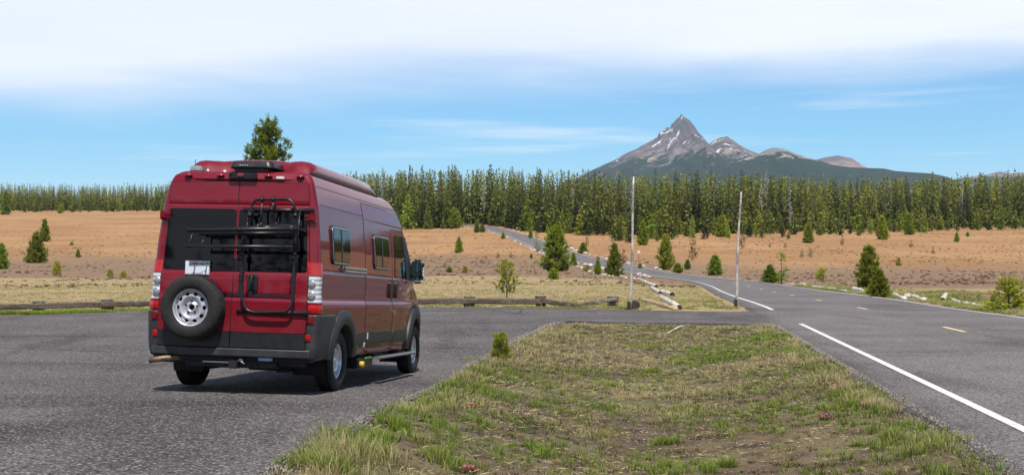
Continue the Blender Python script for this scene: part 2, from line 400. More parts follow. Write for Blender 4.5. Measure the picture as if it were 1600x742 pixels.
rg = random.Random(5)
lotpx = [(0, 494), (120, 489.5), (235, 485), (420, 481.5), (640, 479.5), (800, 480.5), (950, 483), (1060, 485.5), (1150, 486.3)]
pts = [unproj(*p) for p in lotpx]
_lf = np.array(pts)
def lot_far(X): return np.interp(X, _lf[:, 0], _lf[:, 1])
build_ground()
xl_, yl_ = pts[0]
pts = [(-42, 40), (-30, 44.5)] + pts
jx, jy = unproj(1196, 484)
pts += [(jx, jy), (jx+3.0, jy), (float(road_x(31))-1.5, 31.4), (float(road_x(31))-3.4, 32.0)]
for p in [(1215, 508.5), (1180, 506.3), (1100, 504.7), (1000, 503.6), (930, 502.2), (890, 501)]: pts.append(unproj(*p))
for Y in np.arange(32.0, -12, -.35):
    pts.append((float(XL(Y))+.07*math.sin(Y*1.3)+rg.uniform(-.05, .05), Y))
pts += [(-42, -12)]
lot = poly_sheet('parking_lot', pts, M_LOT, 0.0, step=1.5); tag(lot, kind='structure')

ys = np.concatenate([np.arange(-20, 60, 1.0), np.arange(60, 150, 2.5), np.arange(150, 660, 6)])
offs = np.array([-4.15, -3.6, -2.4, -1.2, 0, 1.2, 2.4, 3.3, 3.72])
VV = []
for k, o in enumerate(offs):
    jit = np.array([(math.sin(y*1.7)*.06+rg.uniform(-.05, .05)) if k in (0, len(offs)-1) else 0 for y in ys])
    x, y = road_pt(ys, o+jit); z = S(x, y)+.006+.02*sstep(60, 150, ys)
    VV.append(np.stack([x, y, z], -1))
VV = np.stack(VV, 1)
sk0 = VV[:, :1].copy(); sk0[..., 2] -= .3; sk1 = VV[:, -1:].copy(); sk1[..., 2] -= .3
VV = np.concatenate([sk0, VV, sk1], 1); nn = VV.shape[1]
i = np.arange(len(ys)-1)[:, None]*nn; j = np.arange(nn-1)[None]
FF = np.stack([i+j, i+j+1, i+nn+j+1, i+nn+j], -1).reshape(-1, 4)
road = tag(link('road', mesh_np('road', VV.reshape(-1, 3), [FF], M_ROAD)), kind='structure')
def line(name, y0, y1, off, wd, mat, step=1.0):
    yy = np.linspace(y0, y1, max(2, int((y1-y0)/step)+1)); a = np.stack(road_pt(yy, off-wd/2), -1); b = np.stack(road_pt(yy, off+wd/2), -1)
    P = np.stack([a, b], 1).reshape(-1, 2); yr = np.repeat(yy, 2)
    z = S(P[:, 0], P[:, 1])+.013+.045*sstep(60, 150, yr)
    n = len(yy); i = np.arange(n-1)*2
    return link(name, mesh_np(name, np.column_stack([P, z]), [np.stack([i, i+1, i+3, i+2], -1)], mat), road)
line('edge_line', -20, 32.7, -3.4, .125, M_PAINT); line('edge_line', 41.6, 150, -3.4, .15, M_PAINT); line('edge_line', 150, 600, -3.4, .15, M_PAINT, 5)
line('edge_line', -20, 150, 3.42, .11, M_PAINT); line('edge_line', 150, 600, 3.42, .15, M_PAINT, 5)
for y0 in [2, 16, 29.2, 43.6, 56.6, 69, 81, 93, 105, 117, 129]: line('centre_dash', y0, y0+2.3, 0.0, .12, M_YEL)
def crack(px_pts, wd, seed, parent, z=.006):
    r = random.Random(seed); P = [unproj(*p) for p in px_pts]; q = []
    for a, b in zip(P[:-1], P[1:]):
        n = max(3, int(math.dist(a, b)/.22))
        for k in range(n):
            t = k/n; q.append((a[0]+(b[0]-a[0])*t+r.uniform(-.03, .03), a[1]+(b[1]-a[1])*t+r.uniform(-.05, .05)))
    q = np.array(q); dd = np.gradient(q, axis=0); l = np.hypot(dd[:, 0], dd[:, 1])[:, None]; nrm = np.stack([-dd[:, 1], dd[:, 0]], -1)/l
    ww = np.array([wd*r.uniform(.4, 1.3) for _ in q])[:, None]
    return ribbon('asphalt_crack', q-nrm*ww/2, q+nrm*ww/2, M_CRACK, z, parent)
crack([(-60, 543), (60, 545), (150, 549), (236, 552)], .035, 1, lot)
crack([(655, 543), (735, 544), (775, 547)], .03, 2, lot)
crack([(660, 482), (755, 483), (810, 490), (870, 494)], .05, 3, lot)
crack([(812, 490), (815, 483)], .03, 4, lot)
crack([(880, 497), (1000, 497.5), (1120, 499), (1190, 504)], .05, 5, lot)

# ------------------------------------------------------------------ the camper van
def mat_paint():
    a = NT('cherry_red_paint'); co = a.coord()
    fl = a.voro(co, 900, 'Color'); sp = a.n('ShaderNodeSeparateColor'); a.l(fl, sp.inputs[0])
    c = a.mix(sp.outputs[0], (.155, .0015, .009), (.205, .0026, .014))
    dust = a.noise(co, 3, 5, .65); sz = a.n('ShaderNodeSeparateXYZ'); a.l(co, sz.inputs[0])
    low = a.math('MULTIPLY', a.smooth(sz.outputs[2], 1.1, .35), a.smooth(dust, .3, .7, (.03, .16)))
    c = a.mix(low, c, (.20, .13, .10))
    c = a.mix(a.smooth(dust, .45, .85, (.0, .08)), c, (.25, .17, .15))
    a.set(Base_Color=c, Metallic=.0, Roughness=.5, Specular_IOR_Level=.2, Coat_Weight=.85, Coat_Roughness=a.smooth(dust, .3, .8, (.02, .07)), Coat_IOR=1.40)
    wv = a.noise(co, 2.6, 2, .5); a.bump(wv, .045, .12)
    return a.m
P_RED = mat_paint()
P_RED_DOOR = P_RED
P_GAP = simple('door_gap_black', (.006, .004, .005), .6)
P_PLAST = simple('grey_black_plastic', (.030, .032, .034), .52, var=.2, scale=6)
P_PLAST2 = simple('black_plastic', (.012, .012, .013), .42, var=.15)
P_TUBE = simple('black_tube_coating', (.013, .013, .014), .36, var=.15, scale=20)
P_RUBBER = simple('tyre_rubber', (.016, .015, .014), .82, var=.3, scale=14)
P_RIM = simple('silver_wheel_paint', (.62, .63, .65), .34, .55, var=.08, scale=10)
P_CHROME = simple('brushed_aluminium', (.62, .61, .60), .28, .85, var=.08, scale=18)
P_DARKM = simple('dark_chassis_metal', (.018, .017, .017), .7, .2, var=.4)
P_PIPE = simple('heat_stained_pipe', (.22, .15, .10), .55, .6, var=.25)
P_WHITE = simple('white_plastic', (.75, .74, .70), .5)
P_YEL = simple('yellow_cap_plastic', (.75, .55, .03), .5)
P_BLUE = simple('blue_connector_plastic', (.25, .40, .65), .45)
def mat_glass(name, col, coat=1.0):
    a = NT(name); a.set(Base_Color=col, Roughness=.04, Coat_Weight=coat, Coat_Roughness=.01, Coat_IOR=1.6); a.p.inputs['Specular IOR Level'].default_value = .45
    return a.m
P_GLASS = mat_glass('tinted_window_glass', (.003, .004, .005), 0.0)
P_REARGLASS = mat_glass('dark_rear_window_glass', (.002, .0025, .003), 0.0); P_REARGLASS.node_tree.nodes['Principled BSDF'].inputs['Specular IOR Level'].default_value = .26
P_MIRR = NT('mirror_glass'); P_MIRR.set(Base_Color=(.55, .68, .66), Metallic=1.0, Roughness=.03); P_MIRR = P_MIRR.m
def mat_lens(name, col, rib):
    a = NT(name); co = a.coord(); wv = a.n('ShaderNodeTexWave', wave_type='BANDS', bands_direction='Z'); a.l(co, wv.inputs[0]); wv.inputs['Scale'].default_value = rib
    a.set(Base_Color=a.mix(a.smooth(wv.outputs['Fac'], .2, .8), tuple(c*.55 for c in col), col), Roughness=.12, Coat_Weight=1.0, Coat_Roughness=.03)
    a.bump(wv.outputs['Fac'], .35, .01); return a.m
P_LRED = mat_lens('red_lamp_lens', (.62, .012, .014), 13)
P_LRED2 = mat_lens('plain_red_lamp_lens', (.50, .008, .012), 3)
P_LCLR = mat_lens('clear_lamp_lens', (.68, .68, .70), 6)
P_REFL = mat_lens('red_marker_lens', (.30, .008, .022), 20)

_wh = np.array([.28, .36, .42, .55, .9, 1.03, 1.055, 1.085, 1.11, 1.36, 1.392, 1.415, 1.43, 1.6, 1.74, 2.05, 2.135, 2.15, 2.165, 2.18, 2.36, 2.45, 2.51, 2.548, 2.56])
_wv = np.array([.90, .955, .975, 1.0, 1.016, 1.02, 1.016, 1.000, .998, 1.004, 1.003, .996, .993, .987, .980, .946, .937, .935, .935, .932, .892, .865, .830, .775, .745])
def w0(h): return float(np.interp(h, _wh, _wv))
def u_rear(h): return float(np.interp(h, [0, .5, 1.1, 1.44, 2.15, 2.45, 2.51, 2.56], [.02, .0, .0, .015, .055, .085, .10, .16]))
def u_front(h): return float(np.interp(h, [.28, .5, .9, 1.05, 1.2, 1.3, 1.8, 2.2, 2.4, 2.5, 2.56], [5.86, 5.95, 5.93, 5.84, 5.55, 5.2, 4.72, 4.36, 4.12, 3.95, 3.75]))
def taper(u): return 1 - .055*max(0, (u-4.0)/1.0)**1.6 if u < 5.2 else 1-.055*1.2**1.6-.20*(u-5.2)**1.5
RC = .06
def sx(u, h):
    d = u-u_rear(h); x = w0(h)*taper(u)
    if d < RC: x -= RC*(1-math.sqrt(max(0, 1-((RC-max(d, 0))/RC)**2)))
    df = u_front(h)-u
    if df < .25: x -= .22*(1-math.sqrt(max(0, 1-((.25-max(df, 0))/.25)**2)))
    return x
def side(u, h, s, off=0.0): return Vector((s*(sx(u, h)+off), u, h))
def rear(x, h, off=0.0):
    groove = -.012*math.exp(-((h-2.165)/.012)**2) + (.022*(1-min(1, max(0, (h-1.07)/.035))) if h < 1.3 else 0) + (.020*(1-min(1, max(0, (h-1.36)/.03))))
    return Vector((x, u_rear(h)-off-groove-.004-.02*max(0, .78-x*x), h))

VAN = thing('camper_van', 'dark red high roof camper van with spare wheel and bicycle rack on its rear doors', 'camper van')

HS = sorted(set(list(np.round(np.linspace(.40, 2.5, 54), 3)) + [1.03, 1.055, 1.085, 1.11, 1.36, 1.392, 1.415, 1.43, 2.135, 2.15, 2.165, 2.18, 2.51, 2.53, 2.548, 2.56]))
WHEELS = [(1.0, .365, .43, .62), (5.04, .365, .47, .69)]     # u, h, inner and outer arch radius
def build_body():
    bm = bmesh.new(); TS = sorted(set(list(np.linspace(0, 1, 150)) + [.002, .005, .008, .012, .99, .995]))
    K = 9; rows = []
    for t in TS:
        ring = []
        for s in (1, -1):
            col = []
            for h in HS:
                a, b = u_rear(h), u_front(h); u = a+(b-a)*t
                col.append(bm.verts.new(side(u, h, s)))
            ring.append(col)
        a, b = u_rear(2.56), u_front(2.56); u = a+(b-a)*t
        roof = []
        for k in range(1, K):
            f = k/K; x = sx(u, 2.56)*(1-2*f)
            roof.append(bm.verts.new((x, u+(0 if t < .5 else 0), 2.56+.045*(1-(2*f-1)**2)*min(1, t*12)*min(1, (1-t)*8+.2))))
        ring.append(ring[0] + roof + ring[1][::-1]); rows.append(ring)
    n = len(HS)
    for r0, r1, t0 in zip(rows[:-1], rows[1:], TS[:-1]):
        A, B = r0[2], r1[2]
        for i in range(len(A)-1):
            c = (A[i].co+A[i+1].co+B[i].co+B[i+1].co)/4
            if any(math.hypot(c.y-uu, c.z-hh) < ri+.03 for uu, hh, ri, ro in WHEELS) and abs(c.x) > .6: continue
            bm.faces.new((A[i], A[i+1], B[i+1], B[i]))
    for ring in (rows[0], rows[-1]):
        L, R = ring[1], ring[0]
        prev = None
        for i in range(n-1):
            bm.faces.new((R[i], R[i+1], L[i+1], L[i]))
        top = ring[2][n-1:n-1+K+1]
        bm.faces.new(top)
    return obj_bm('body', bm, P_RED, VAN, auto=38)
BODY = build_body()

def grid_patch(name, poly, fn, mat, parent, off0, off1, step=.08, auto=35, bevel=0.004):
    """poly in 2D surface coordinates, fn(a, b, off) -> Vector; a panel from off0 out to off1"""
    bm = bmesh.new(); vs = [bm.verts.new((a, b, 0)) for a, b in poly]; bm.faces.new(vs)
    if len(poly) > 4: bmesh.ops.triangulate(bm, faces=bm.faces[:])
    for ax in (0, 1):
        lo, hi = min(p[ax] for p in poly), max(p[ax] for p in poly)
        cuts = list(np.arange(lo+step/2, hi, step))
        if ax == 1: cuts += [c for c in (1.03, 1.055, 1.085, 1.11, 1.36, 1.392, 1.415, 1.43, 2.135, 2.15, 2.165, 2.18, 2.36, 2.45, 2.51) if lo < c < hi]
        for c in cuts:
            no = (1, 0, 0) if ax == 0 else (0, 1, 0); co = (c, 0, 0) if ax == 0 else (0, c, 0)
            bmesh.ops.bisect_plane(bm, geom=bm.verts[:]+bm.edges[:]+bm.faces[:], plane_co=co, plane_no=no)
    be = [e for e in bm.edges if len(e.link_faces) == 1]
    r = bmesh.ops.extrude_edge_only(bm, edges=be)
    low = set(v for v in r['geom'] if isinstance(v, bmesh.types.BMVert))
    for v in bm.verts:
        v.co = fn(v.co.x, v.co.y, off0 if v in low else off1)
    return obj_bm(name, bm, mat, parent, auto=auto)
def rrect(a0, a1, b0, b1, r, n=5):
    p = []
    for cx, cy, st in ((a1-r, b1-r, 0), (a0+r, b1-r, 90), (a0+r, b0+r, 180), (a1-r, b0+r, 270)):
        for k in range(n+1):
            t = math.radians(st+90*k/n); p.append((cx+r*math.cos(t), cy+r*math.sin(t)))
    return p
def rpoly(P, r, n=4):
    out = []; m = len(P)
    for i in range(m):
        a, b, c = Vector(P[i-1]), Vector(P[i]), Vector(P[(i+1) % m])
        d1 = (a-b); d2 = (c-b); k = min(r, d1.length*.45, d2.length*.45); p0 = b+d1.normalized()*k; p1 = b+d2.normalized()*k
        for j in range(n+1):
            t = j/n; q = p0*(1-t)**2+b*2*t*(1-t)+p1*t*t; out.append((q.x, q.y))
    return out
def tube(path, r, seg=8, closed=False, round_=0.0, bm=None):
    P = [Vector(p) for p in path]
    if round_:
        out = []; m = len(P)
        for i in range(m):
            if not closed and i in (0, m-1): out.append(P[i]); continue
            a, b, c = P[i-1], P[i], P[(i+1) % m]; k = min(round_, (a-b).length*.48, (c-b).length*.48)
            p0 = b+(a-b).normalized()*k; p1 = b+(c-b).normalized()*k
            for j in range(6): t = j/5; out.append(p0*(1-t)**2+b*2*t*(1-t)+p1*t*t)
        P = out
    bm = bm or bmesh.new(); n = len(P); rings = []; up = None
    for i in range(n):
        t = (P[(i+1) % n]-P[i-1]) if closed else (P[min(i+1, n-1)]-P[max(i-1, 0)])
        t.normalize()
        if up is None: up = t.orthogonal().normalized()
        up = (up-t*up.dot(t)).normalized(); w_ = t.cross(up)
        rr = r[i] if isinstance(r, (list, tuple)) else r
        rings.append([bm.verts.new(P[i]+(up*math.cos(k*2*math.pi/seg)+w_*math.sin(k*2*math.pi/seg))*rr) for k in range(seg)])
    for i in range(n if closed else n-1):
        A, B = rings[i], rings[(i+1) % n]
        for k in range(seg): bm.faces.new((A[k], A[(k+1) % seg], B[(k+1) % seg], B[k]))
    if not closed: bm.faces.new(rings[0][::-1]); bm.faces.new(rings[-1])
    return bm
def box(bm, c, s, rot=None, bev=0.0):
    r = bmesh.ops.create_cube(bm, size=1); vs = r['verts']
    M = Matrix.Translation(c) @ (rot.to_matrix().to_4x4() if rot else Matrix.Identity(4)) @ Matrix.Diagonal((s[0], s[1], s[2], 1))
    bmesh.ops.transform(bm, matrix=M, verts=vs)
    if bev: bmesh.ops.bevel(bm, geom=list({e for v in vs for e in v.link_edges}), offset=bev, segments=2, affect='EDGES')
    return bm
def extr(outline, h0, h1, bm=None, scale=None, axis='z'):
    """closed plan outline extruded between two heights"""
    bm = bm or bmesh.new(); nH = max(2, int((h1-h0)/.08)+1); rows = []
    for h in np.linspace(h0, h1, nH):
        k = scale(h) if scale else (lambda p: p)
        rows.append([bm.verts.new((*k(p), h)) for p in outline])
    m = len(outline)
    for a, b in zip(rows[:-1], rows[1:]):
        for i in range(m): bm.faces.new((a[i], a[(i+1) % m], b[(i+1) % m], b[i]))
    bm.faces.new(rows[0][::-1]); bm.faces.new(rows[-1]); return bm
def lathe(prof, seg=48, axis='x', bm=None, center=(0, 0, 0)):
    """prof: (radius, offset along axis)"""
    bm = bm or bmesh.new(); rows = []
    for r, o in prof:
        row = []
        for k in range(seg):
            a = 2*math.pi*k/seg; p = {'x': (o, r*math.cos(a), r*math.sin(a)), 'y': (r*math.cos(a), o, r*math.sin(a)), 'z': (r*math.cos(a), r*math.sin(a), o)}[axis]
            row.append(bm.verts.new(Vector(p)+Vector(center)))
        rows.append(row)
    for a, b in zip(rows[:-1], rows[1:]):
        for k in range(seg): bm.faces.new((a[k], a[(k+1) % seg], b[(k+1) % seg], b[k]))
    return bm, rows

# --- doors with dark gaps round them
def door_panel(name, poly, fn, parent=VAN, lift=.007, gap=.007):
    g = grid_patch('door_gap', grow(poly, gap), fn, P_GAP, None, -.012, .0025)
    dr = grid_patch(name, poly, fn, P_RED_DOOR, parent, -.004, lift); g.parent = dr
    return dr
def grow(poly, k):
    P = [Vector(p) for p in poly]; out = []; m = len(P); A = sum(P[i].x*P[(i+1) % m].y-P[(i+1) % m].x*P[i].y for i in range(m)); sg = 1 if A > 0 else -1
    for i in range(m):
        d = (P[(i+1) % m]-P[i-1]).normalized(); out.append((P[i].x+d.y*k*sg, P[i].y-d.x*k*sg))
    return out
def xd(h): return float(np.interp(h, [.5, 1.5, 2.1, 2.45], [.888, .882, .853, .820]))
for s in (-1, 1):
    P = [(s*.006, .707), (s*(xd(.707)-.004), .707), (s*xd(1.1), 1.1), (s*xd(1.5), 1.5), (s*xd(2.1), 2.1), (s*xd(2.42), 2.42), (s*.006, 2.435)]
    if s < 0: P = P[::-1]
    dr = door_panel('rear_door', rpoly(P, .012, 2), rear)
    Q = [(s*.006, .53), (s*.885, .53), (s*.885, .700), (s*.006, .700)]
    if s < 0: Q = Q[::-1]
    grid_patch('door_cladding', Q, rear, P_PLAST2, dr, -.01, .014)
    a, b = (.02, .862) if s > 0 else (-.868, -.012)
    W = [(a, 1.405), (b, 1.405), (b-(.03 if s > 0 else 0), 2.115), (a+(.03 if s < 0 else 0), 2.115)]
    grid_patch('window', rpoly(W, .04 if s < 0 else .03), rear, P_REARGLASS, dr, .002, .0125)
    # hinges
    for hh in (2.03, .86):
        bm = bmesh.new(); y0 = u_rear(hh)-.03
        hx = .865 if hh > 1.5 else .905
        box(bm, (s*hx, y0+.005, hh), (.11, .035, .085), bev=.01); box(bm, (s*(hx+.055), y0+.01, hh+.0), (.045, .05, .11), bev=.012)
        box(bm, (s*(hx-.02), y0-.014, hh+.015), (.07, .02, .025), bev=.005); box(bm, (s*(hx+.02), y0-.014, hh-.02), (.06, .02, .02), bev=.005)
        obj_bm('hinge', bm, P_RED, dr, auto=30)
    if s > 0:
        bm = bmesh.new(); Q_ = rrect(.128, .262, 1.235, 1.455, .06, 6)
        hp = grid_patch('door_handle', rrect(.180, .300, 1.14, 1.375, .055, 6), rear, P_PLAST2, dr, .004, .030)
        bm = tube([rear(.240, 1.17, .045), rear(.240, 1.20, .06), rear(.240, 1.33, .06), rear(.240, 1.36, .045)], .018, 8)
        obj_bm('grip', bm, P_PLAST2, hp, smooth=True)
        bm, _ = lathe([(.0001, -.0), (.011, 0), (.011, .008)], 12, 'y', center=rear(.240, 1.165, .055)); obj_bm('lock', bm, P_CHROME, hp)
# horizontal trim on the red band (top edge of the windows)
# --- side doors, windows
for s in (1, -1):
    fn = (lambda a, b, off, s=s: side(a, b, s, off))
    def sp(P): return P
    # upper body side panels marked by gaps
    if s == 1:
        sd = door_panel('sliding_door', rpoly([(2.03, .50), (3.38, .50), (3.38, 2.36), (2.03, 2.36)], .03, 3), fn, lift=.0035, gap=.010)
    else:
        sd = VAN
    fd = door_panel('front_door', rpoly([(3.45, .47), (4.36, .47), (4.44, .8), (4.78, 1.02), (4.98, 1.40), (4.42, 2.1), (3.45, 2.1)], .06, 3), fn, lift=.0035, gap=.010)
    grid_patch('window', rpoly([(3.58, 1.43), (4.90, 1.43), (4.40, 2.03), (3.60, 2.03)], .06), fn, P_GLASS, fd, .004, .0125)
    grid_patch('pillar_trim', [(4.28, 1.42), (4.915, 1.42), (4.41, 2.035), (4.04, 2.035)], fn, P_GAP, fd, .004, .018)
    for (u0, u1) in ((.52, 1.28), (2.42, 3.24)):
        par = sd if u0 > 2 else VAN
        wf = grid_patch('side_window', rrect(u0, u1, 1.52, 1.98, .07, 6), fn, P_PLAST2, par, .0, .022)
        rim = grid_patch('window_frame', rrect(u0+.012, u1-.012, 1.532, 1.968, .062, 6), fn, P_CHROME, wf, .018, .0255)
        grid_patch('window_seal', rrect(u0+.026, u1-.026, 1.546, 1.954, .052, 6), fn, P_PLAST2, wf, .02, .028)
        grid_patch('pane', rrect(u0+.04, u1-.04, 1.558, 1.942, .04, 6), fn, P_GLASS, wf, .02, .0305)
        um = u0+(u1-u0)*.47
        grid_patch('window_divider', [(um-.022, 1.558), (um+.022, 1.558), (um+.022, 1.942), (um-.022, 1.942)], fn, P_PLAST2, wf, .02, .035)
    # lower cladding strips
    for (u0, u1, par) in ((1.60, 2.0, VAN), (2.045, 3.365, sd), (3.465, 4.30, fd)):
        grid_patch('lower_cladding', rrect(u0, u1, .52, .685, .012, 2), fn, P_PLAST, par, .0, .028)
    # creases on the upper side: slim dark gap lines
    for hh, u0, u1 in ((2.40, .16, 3.9), (2.19, .10, 3.45)):
        grid_patch('panel_seam', [(u0, hh-.004), (u1, hh-.004), (u1, hh+.004), (u0, hh+.004)], fn, P_GAP, VAN, -.004, .0015, step=.25)
    for uu, h0, h1 in ((2.0, 2.37, 2.40), (.10, .95, 2.40)):
        grid_patch('panel_seam', [(uu-.004, h0), (uu+.004, h0), (uu+.004, h1), (uu-.004, h1)], fn, P_GAP, VAN, -.004, .0015)
    if s == 1:
        tr = grid_patch('door_track', rrect(.92, 2.0, 1.440, 1.510, .02, 3), fn, P_CHROME, VAN, .0, .030)
        grid_patch('track_slot', rrect(1.02, 1.98, 1.467, 1.481, .006, 2), fn, P_GAP, tr, .02, .034)
        grid_patch('track_end', rrect(.93, 1.0, 1.446, 1.504, .01, 2), fn, P_PLAST2, tr, .01, .036)
        for uu in (3.27, 3.60):
            hp = grid_patch('door_handle', rrect(uu-.055, uu+.055, 1.14, 1.38, .054, 6), fn, P_PLAST2, (sd if uu < 3.4 else fd), .003, .035)
        grid_patch('lock_plate', [(2.06, .60), (2.10, .60), (2.10, .68), (2.06, .68)], fn, P_WHITE, sd, .03, .036)
        grid_patch('lock_plate', [(1.93, .50), (2.0, .50), (2.0, .56), (1.93, .56)], fn, P_WHITE, VAN, .028, .034)
    # wheel arches
    for (uu, hh, ri, ro) in WHEELS:
        bm = bmesh.new(); prev = None; a0 = math.asin((.40-hh)/ro)
        for k in range(41):
            th = a0+(math.pi-2*a0)*k/40; row = []
            for q, of in ((1.0, .0), (.985, .035), (.9, .052), (.78, .055), (.71, .045), (.695, .0), (.695, -.12)):
                rr = ro*q if q > .7 else ri
                if .7 < q < .72: rr = ri+.01
                u, h = uu+rr*math.cos(th), hh+rr*math.sin(th)
                p = side(min(max(u, .02), u_front(h)-.02), h, s, of)
                if of <= -.1: p.x = s*.80
                row.append(bm.verts.new(p))
            if prev:
                for i in range(len(row)-1): bm.faces.new((prev[i], prev[i+1], row[i+1], row[i]))
            prev = row
        obj_bm('wheel_arch', bm, P_PLAST, VAN, auto=30)
        bm = bmesh.new(); prev = None          # dark liner inside the arch
        for k in range(25):
            th = -.35+(math.pi+.7)*k/24; rr = ri+.045
            row = [bm.verts.new((s*.93, uu+rr*math.cos(th), hh+rr*math.sin(th))), bm.verts.new((s*.56, uu+rr*math.cos(th), hh+rr*math.sin(th))), bm.verts.new((s*.56, uu, hh))]
            if prev: bm.faces.new((prev[0], prev[1], row[1], row[0])); bm.faces.new((prev[1], prev[2], row[2]))
            prev = row
        obj_bm('arch_liner', bm, P_GAP, VAN)

# --- rear corners: bumper blocks and lamps, as bent plan outlines
def corner_outline(x0, u1, out, thick, s):
    o = [(x0, -out), (.955, -out)]
    for k in range(1, 7):
        t = math.radians(15*k); o.append((.955+(.062+out)*math.sin(t)*.98, .062-(.062+out)*math.cos(t)))
    o.append((1.017+out, u1)); inner = [(1.017+out-thick, u1), (1.017+out-thick, .09), (.94, .04), (x0, .04)]
    return [(s*a, b) for a, b in o+inner]
def fitw(h): return lambda p: (p[0]*w0(h)/1.017, p[1]+u_rear(h))
bmp = obj_bm('bumper', extr([(-.95, -.06), (-.5, -.085), (0, -.092), (.5, -.085), (.95, -.06), (.95, .12), (-.95, .12)], .425, .52), P_PLAST, VAN, auto=30)
mod = bmp.modifiers.new('b', 'BEVEL'); mod.width = .015; mod.segments = 3
for s in (-1, 1):
    c = obj_bm('bumper_corner', extr(corner_outline(.890, .60, .034, .11, s), .41, .925, scale=fitw), P_PLAST, bmp, auto=30)
    mod = c.modifiers.new('b', 'BEVEL'); mod.width = .02; mod.segments = 3; mod.limit_method = 'ANGLE'
    bm = bmesh.new(); box(bm, (s*.915, -.038, .66), (.062, .02, .075), bev=.006); obj_bm('reflector', bm, P_LRED2, c)
    tl = obj_bm('tail_lamp', extr(corner_outline(.888, .10, .010, .07, s), .935, 1.52, scale=fitw), P_GAP, VAN, auto=30)
    for nm, h0, h1, mt in (('lower_lens', .94, 1.055, P_LRED2), ('clear_lens', 1.06, 1.365, P_LCLR), ('upper_lens', 1.37, 1.515, P_LRED)):
        obj_bm(nm, extr(corner_outline(.893, .095, .02 if nm != 'clear_lens' else .014, .05, s), h0, h1, scale=fitw), mt, tl, auto=30)
    for hh, r in ((1.14, .05), (1.27, .045)):
        bm, rows = lathe([(r, .0), (r*.92, -.012), (r*.5, -.006), (r*.2, -.012), (.001, -.012)], 20, 'y', center=(s*.93, -.016+u_rear(hh), hh)); obj_bm('bulb_reflector', bm, P_CHROME, tl, smooth=True)
# roof edge visor with lamps
vis = []
for k in range(13):
    x = -.80+1.6*k/12; vis.append((x, .05+.045*(x/.8)**2))
bm = extr(vis+[(.80, .22), (-.80, .22)], 2.455, 2.548)
for v in bm.verts:
    if v.co.z > 2.52: v.co.y += .045; v.co.x *= .965
vz = obj_bm('roof_visor', bm, P_RED, VAN, auto=40)
mod = vz.modifiers.new('b', 'BEVEL'); mod.width = .02; mod.segments = 3; mod.limit_method = 'ANGLE'
for x in (-.64, -.24, .34, .72) :
    bm = bmesh.new(); bmesh.ops.create_uvsphere(bm, u_segments=14, v_segments=8, radius=.5, matrix=Matrix.Translation((x, .06+.04*x*x, 2.505)) @ Matrix.Diagonal((.10, .07, .042, 1)))
    obj_bm('marker_lamp', bm, P_REFL, vz, smooth=True)
bm = box(bmesh.new(), (.045, .028, 2.50), (.34, .05, .075), bev=.01); cb = obj_bm('camera_housing', bm, P_PLAST2, vz)
bm = box(bmesh.new(), (.03, .0, 2.51), (.08, .03, .04), bev=.006); obj_bm('marker_lamp', bm, P_REFL, cb)
for x in (-.09, .16):
    bm, _ = lathe([(.001, -.012), (.014, -.012), (.016, 0)], 12, 'y', center=(x, .008, 2.51)); obj_bm('camera_lens', bm, P_GLASS, cb)
bm = box(bmesh.new(), (.49, .045, 2.485), (.095, .02, .03), bev=.003); obj_bm('lamp_lens', bm, P_WHITE, vz)

# --- raised roof cap
def build_cap():
    bm = bmesh.new(); rows = []
    us = [.34, .38, .46, .6, .9, 1.6, 2.4, 3.0, 3.3, 3.42, 3.47]
    for u in us:
        e = min(1, max(0, (u-.34)/.14)); fr = min(1, max(0, (3.47-u)/.45)); H = .185*(e**.5)*(fr**.6)
        hw = .765-.02*(1-e)-.05*(1-fr)
        base = 2.552; row = []
        prof = [(-1.0, 0), (-1.01, .16), (-.995, .42), (-.95, .70), (-.88, .86), (-.78, .93), (-.66, .90), (-.55, .89), (-.3, .97), (0, 1.0)]
        prof = prof+[(-a, b) for a, b in prof[-2::-1]]
        for a, b in prof: row.append(bm.verts.new((hw*a, u+(.10 if .66 > abs(a) and e < .9 else 0), base+.012+H*b)))
        rows.append(row)
    for a, b in zip(rows[:-1], rows[1:]):
        for i in range(len(a)-1): bm.faces.new((a[i], a[i+1], b[i+1], b[i]))
    bm.faces.new(rows[0]); bm.faces.new(rows[-1])
    cap = obj_bm('roof_cap', bm, P_RED, VAN, auto=50)
    bm = extr([(-.785, .36), (.785, .36), (.785, 3.3), (.70, 3.5), (-.70, 3.5), (-.785, 3.3)], 2.535, 2.566); obj_bm('cap_seal', bm, P_GAP, cap)
build_cap()
# black roof fan at the rear edge
bm = extr([(-.17, .14), (-.13, .10), (.33, .10), (.38, .14), (.40, .55), (.36, .62), (-.16, .62), (-.20, .55)], 2.60, 2.685)
for v in bm.verts:
    if v.co.z > 2.64: v.co.x = .1+(v.co.x-.1)*.86; v.co.y = .36+(v.co.y-.36)*.88
fan = obj_bm('roof_fan', bm, P_PLAST2, VAN, auto=35); mod = fan.modifiers.new('b', 'BEVEL'); mod.width = .02; mod.segments = 3; mod.limit_method = 'ANGLE'
bm = box(bmesh.new(), (.1, .34, 2.585), (.40, .38, .05)); obj_bm('fan_base', bm, P_PLAST2, fan)
bm = bmesh.new()
for k in range(4): box(bm, (-.02+k*.028, .100, 2.632), (.011, .008, .011))
obj_bm('indicator_dots', bm, P_WHITE, fan)
bm = box(bmesh.new(), (-.62, .32, 2.60), (.15, .18, .07), bev=.015); box(bm, (-.62, .32, 2.575), (.12, .14, .03)); ab = obj_bm('antenna_box', bm, simple('pale_grey_plastic', (.35, .36, .38), .5), VAN)
obj_bm('antenna_mast', tube([(-.67, .34, 2.62), (-.675, .34, 2.72)], .004, 6), P_PLAST2, ab)

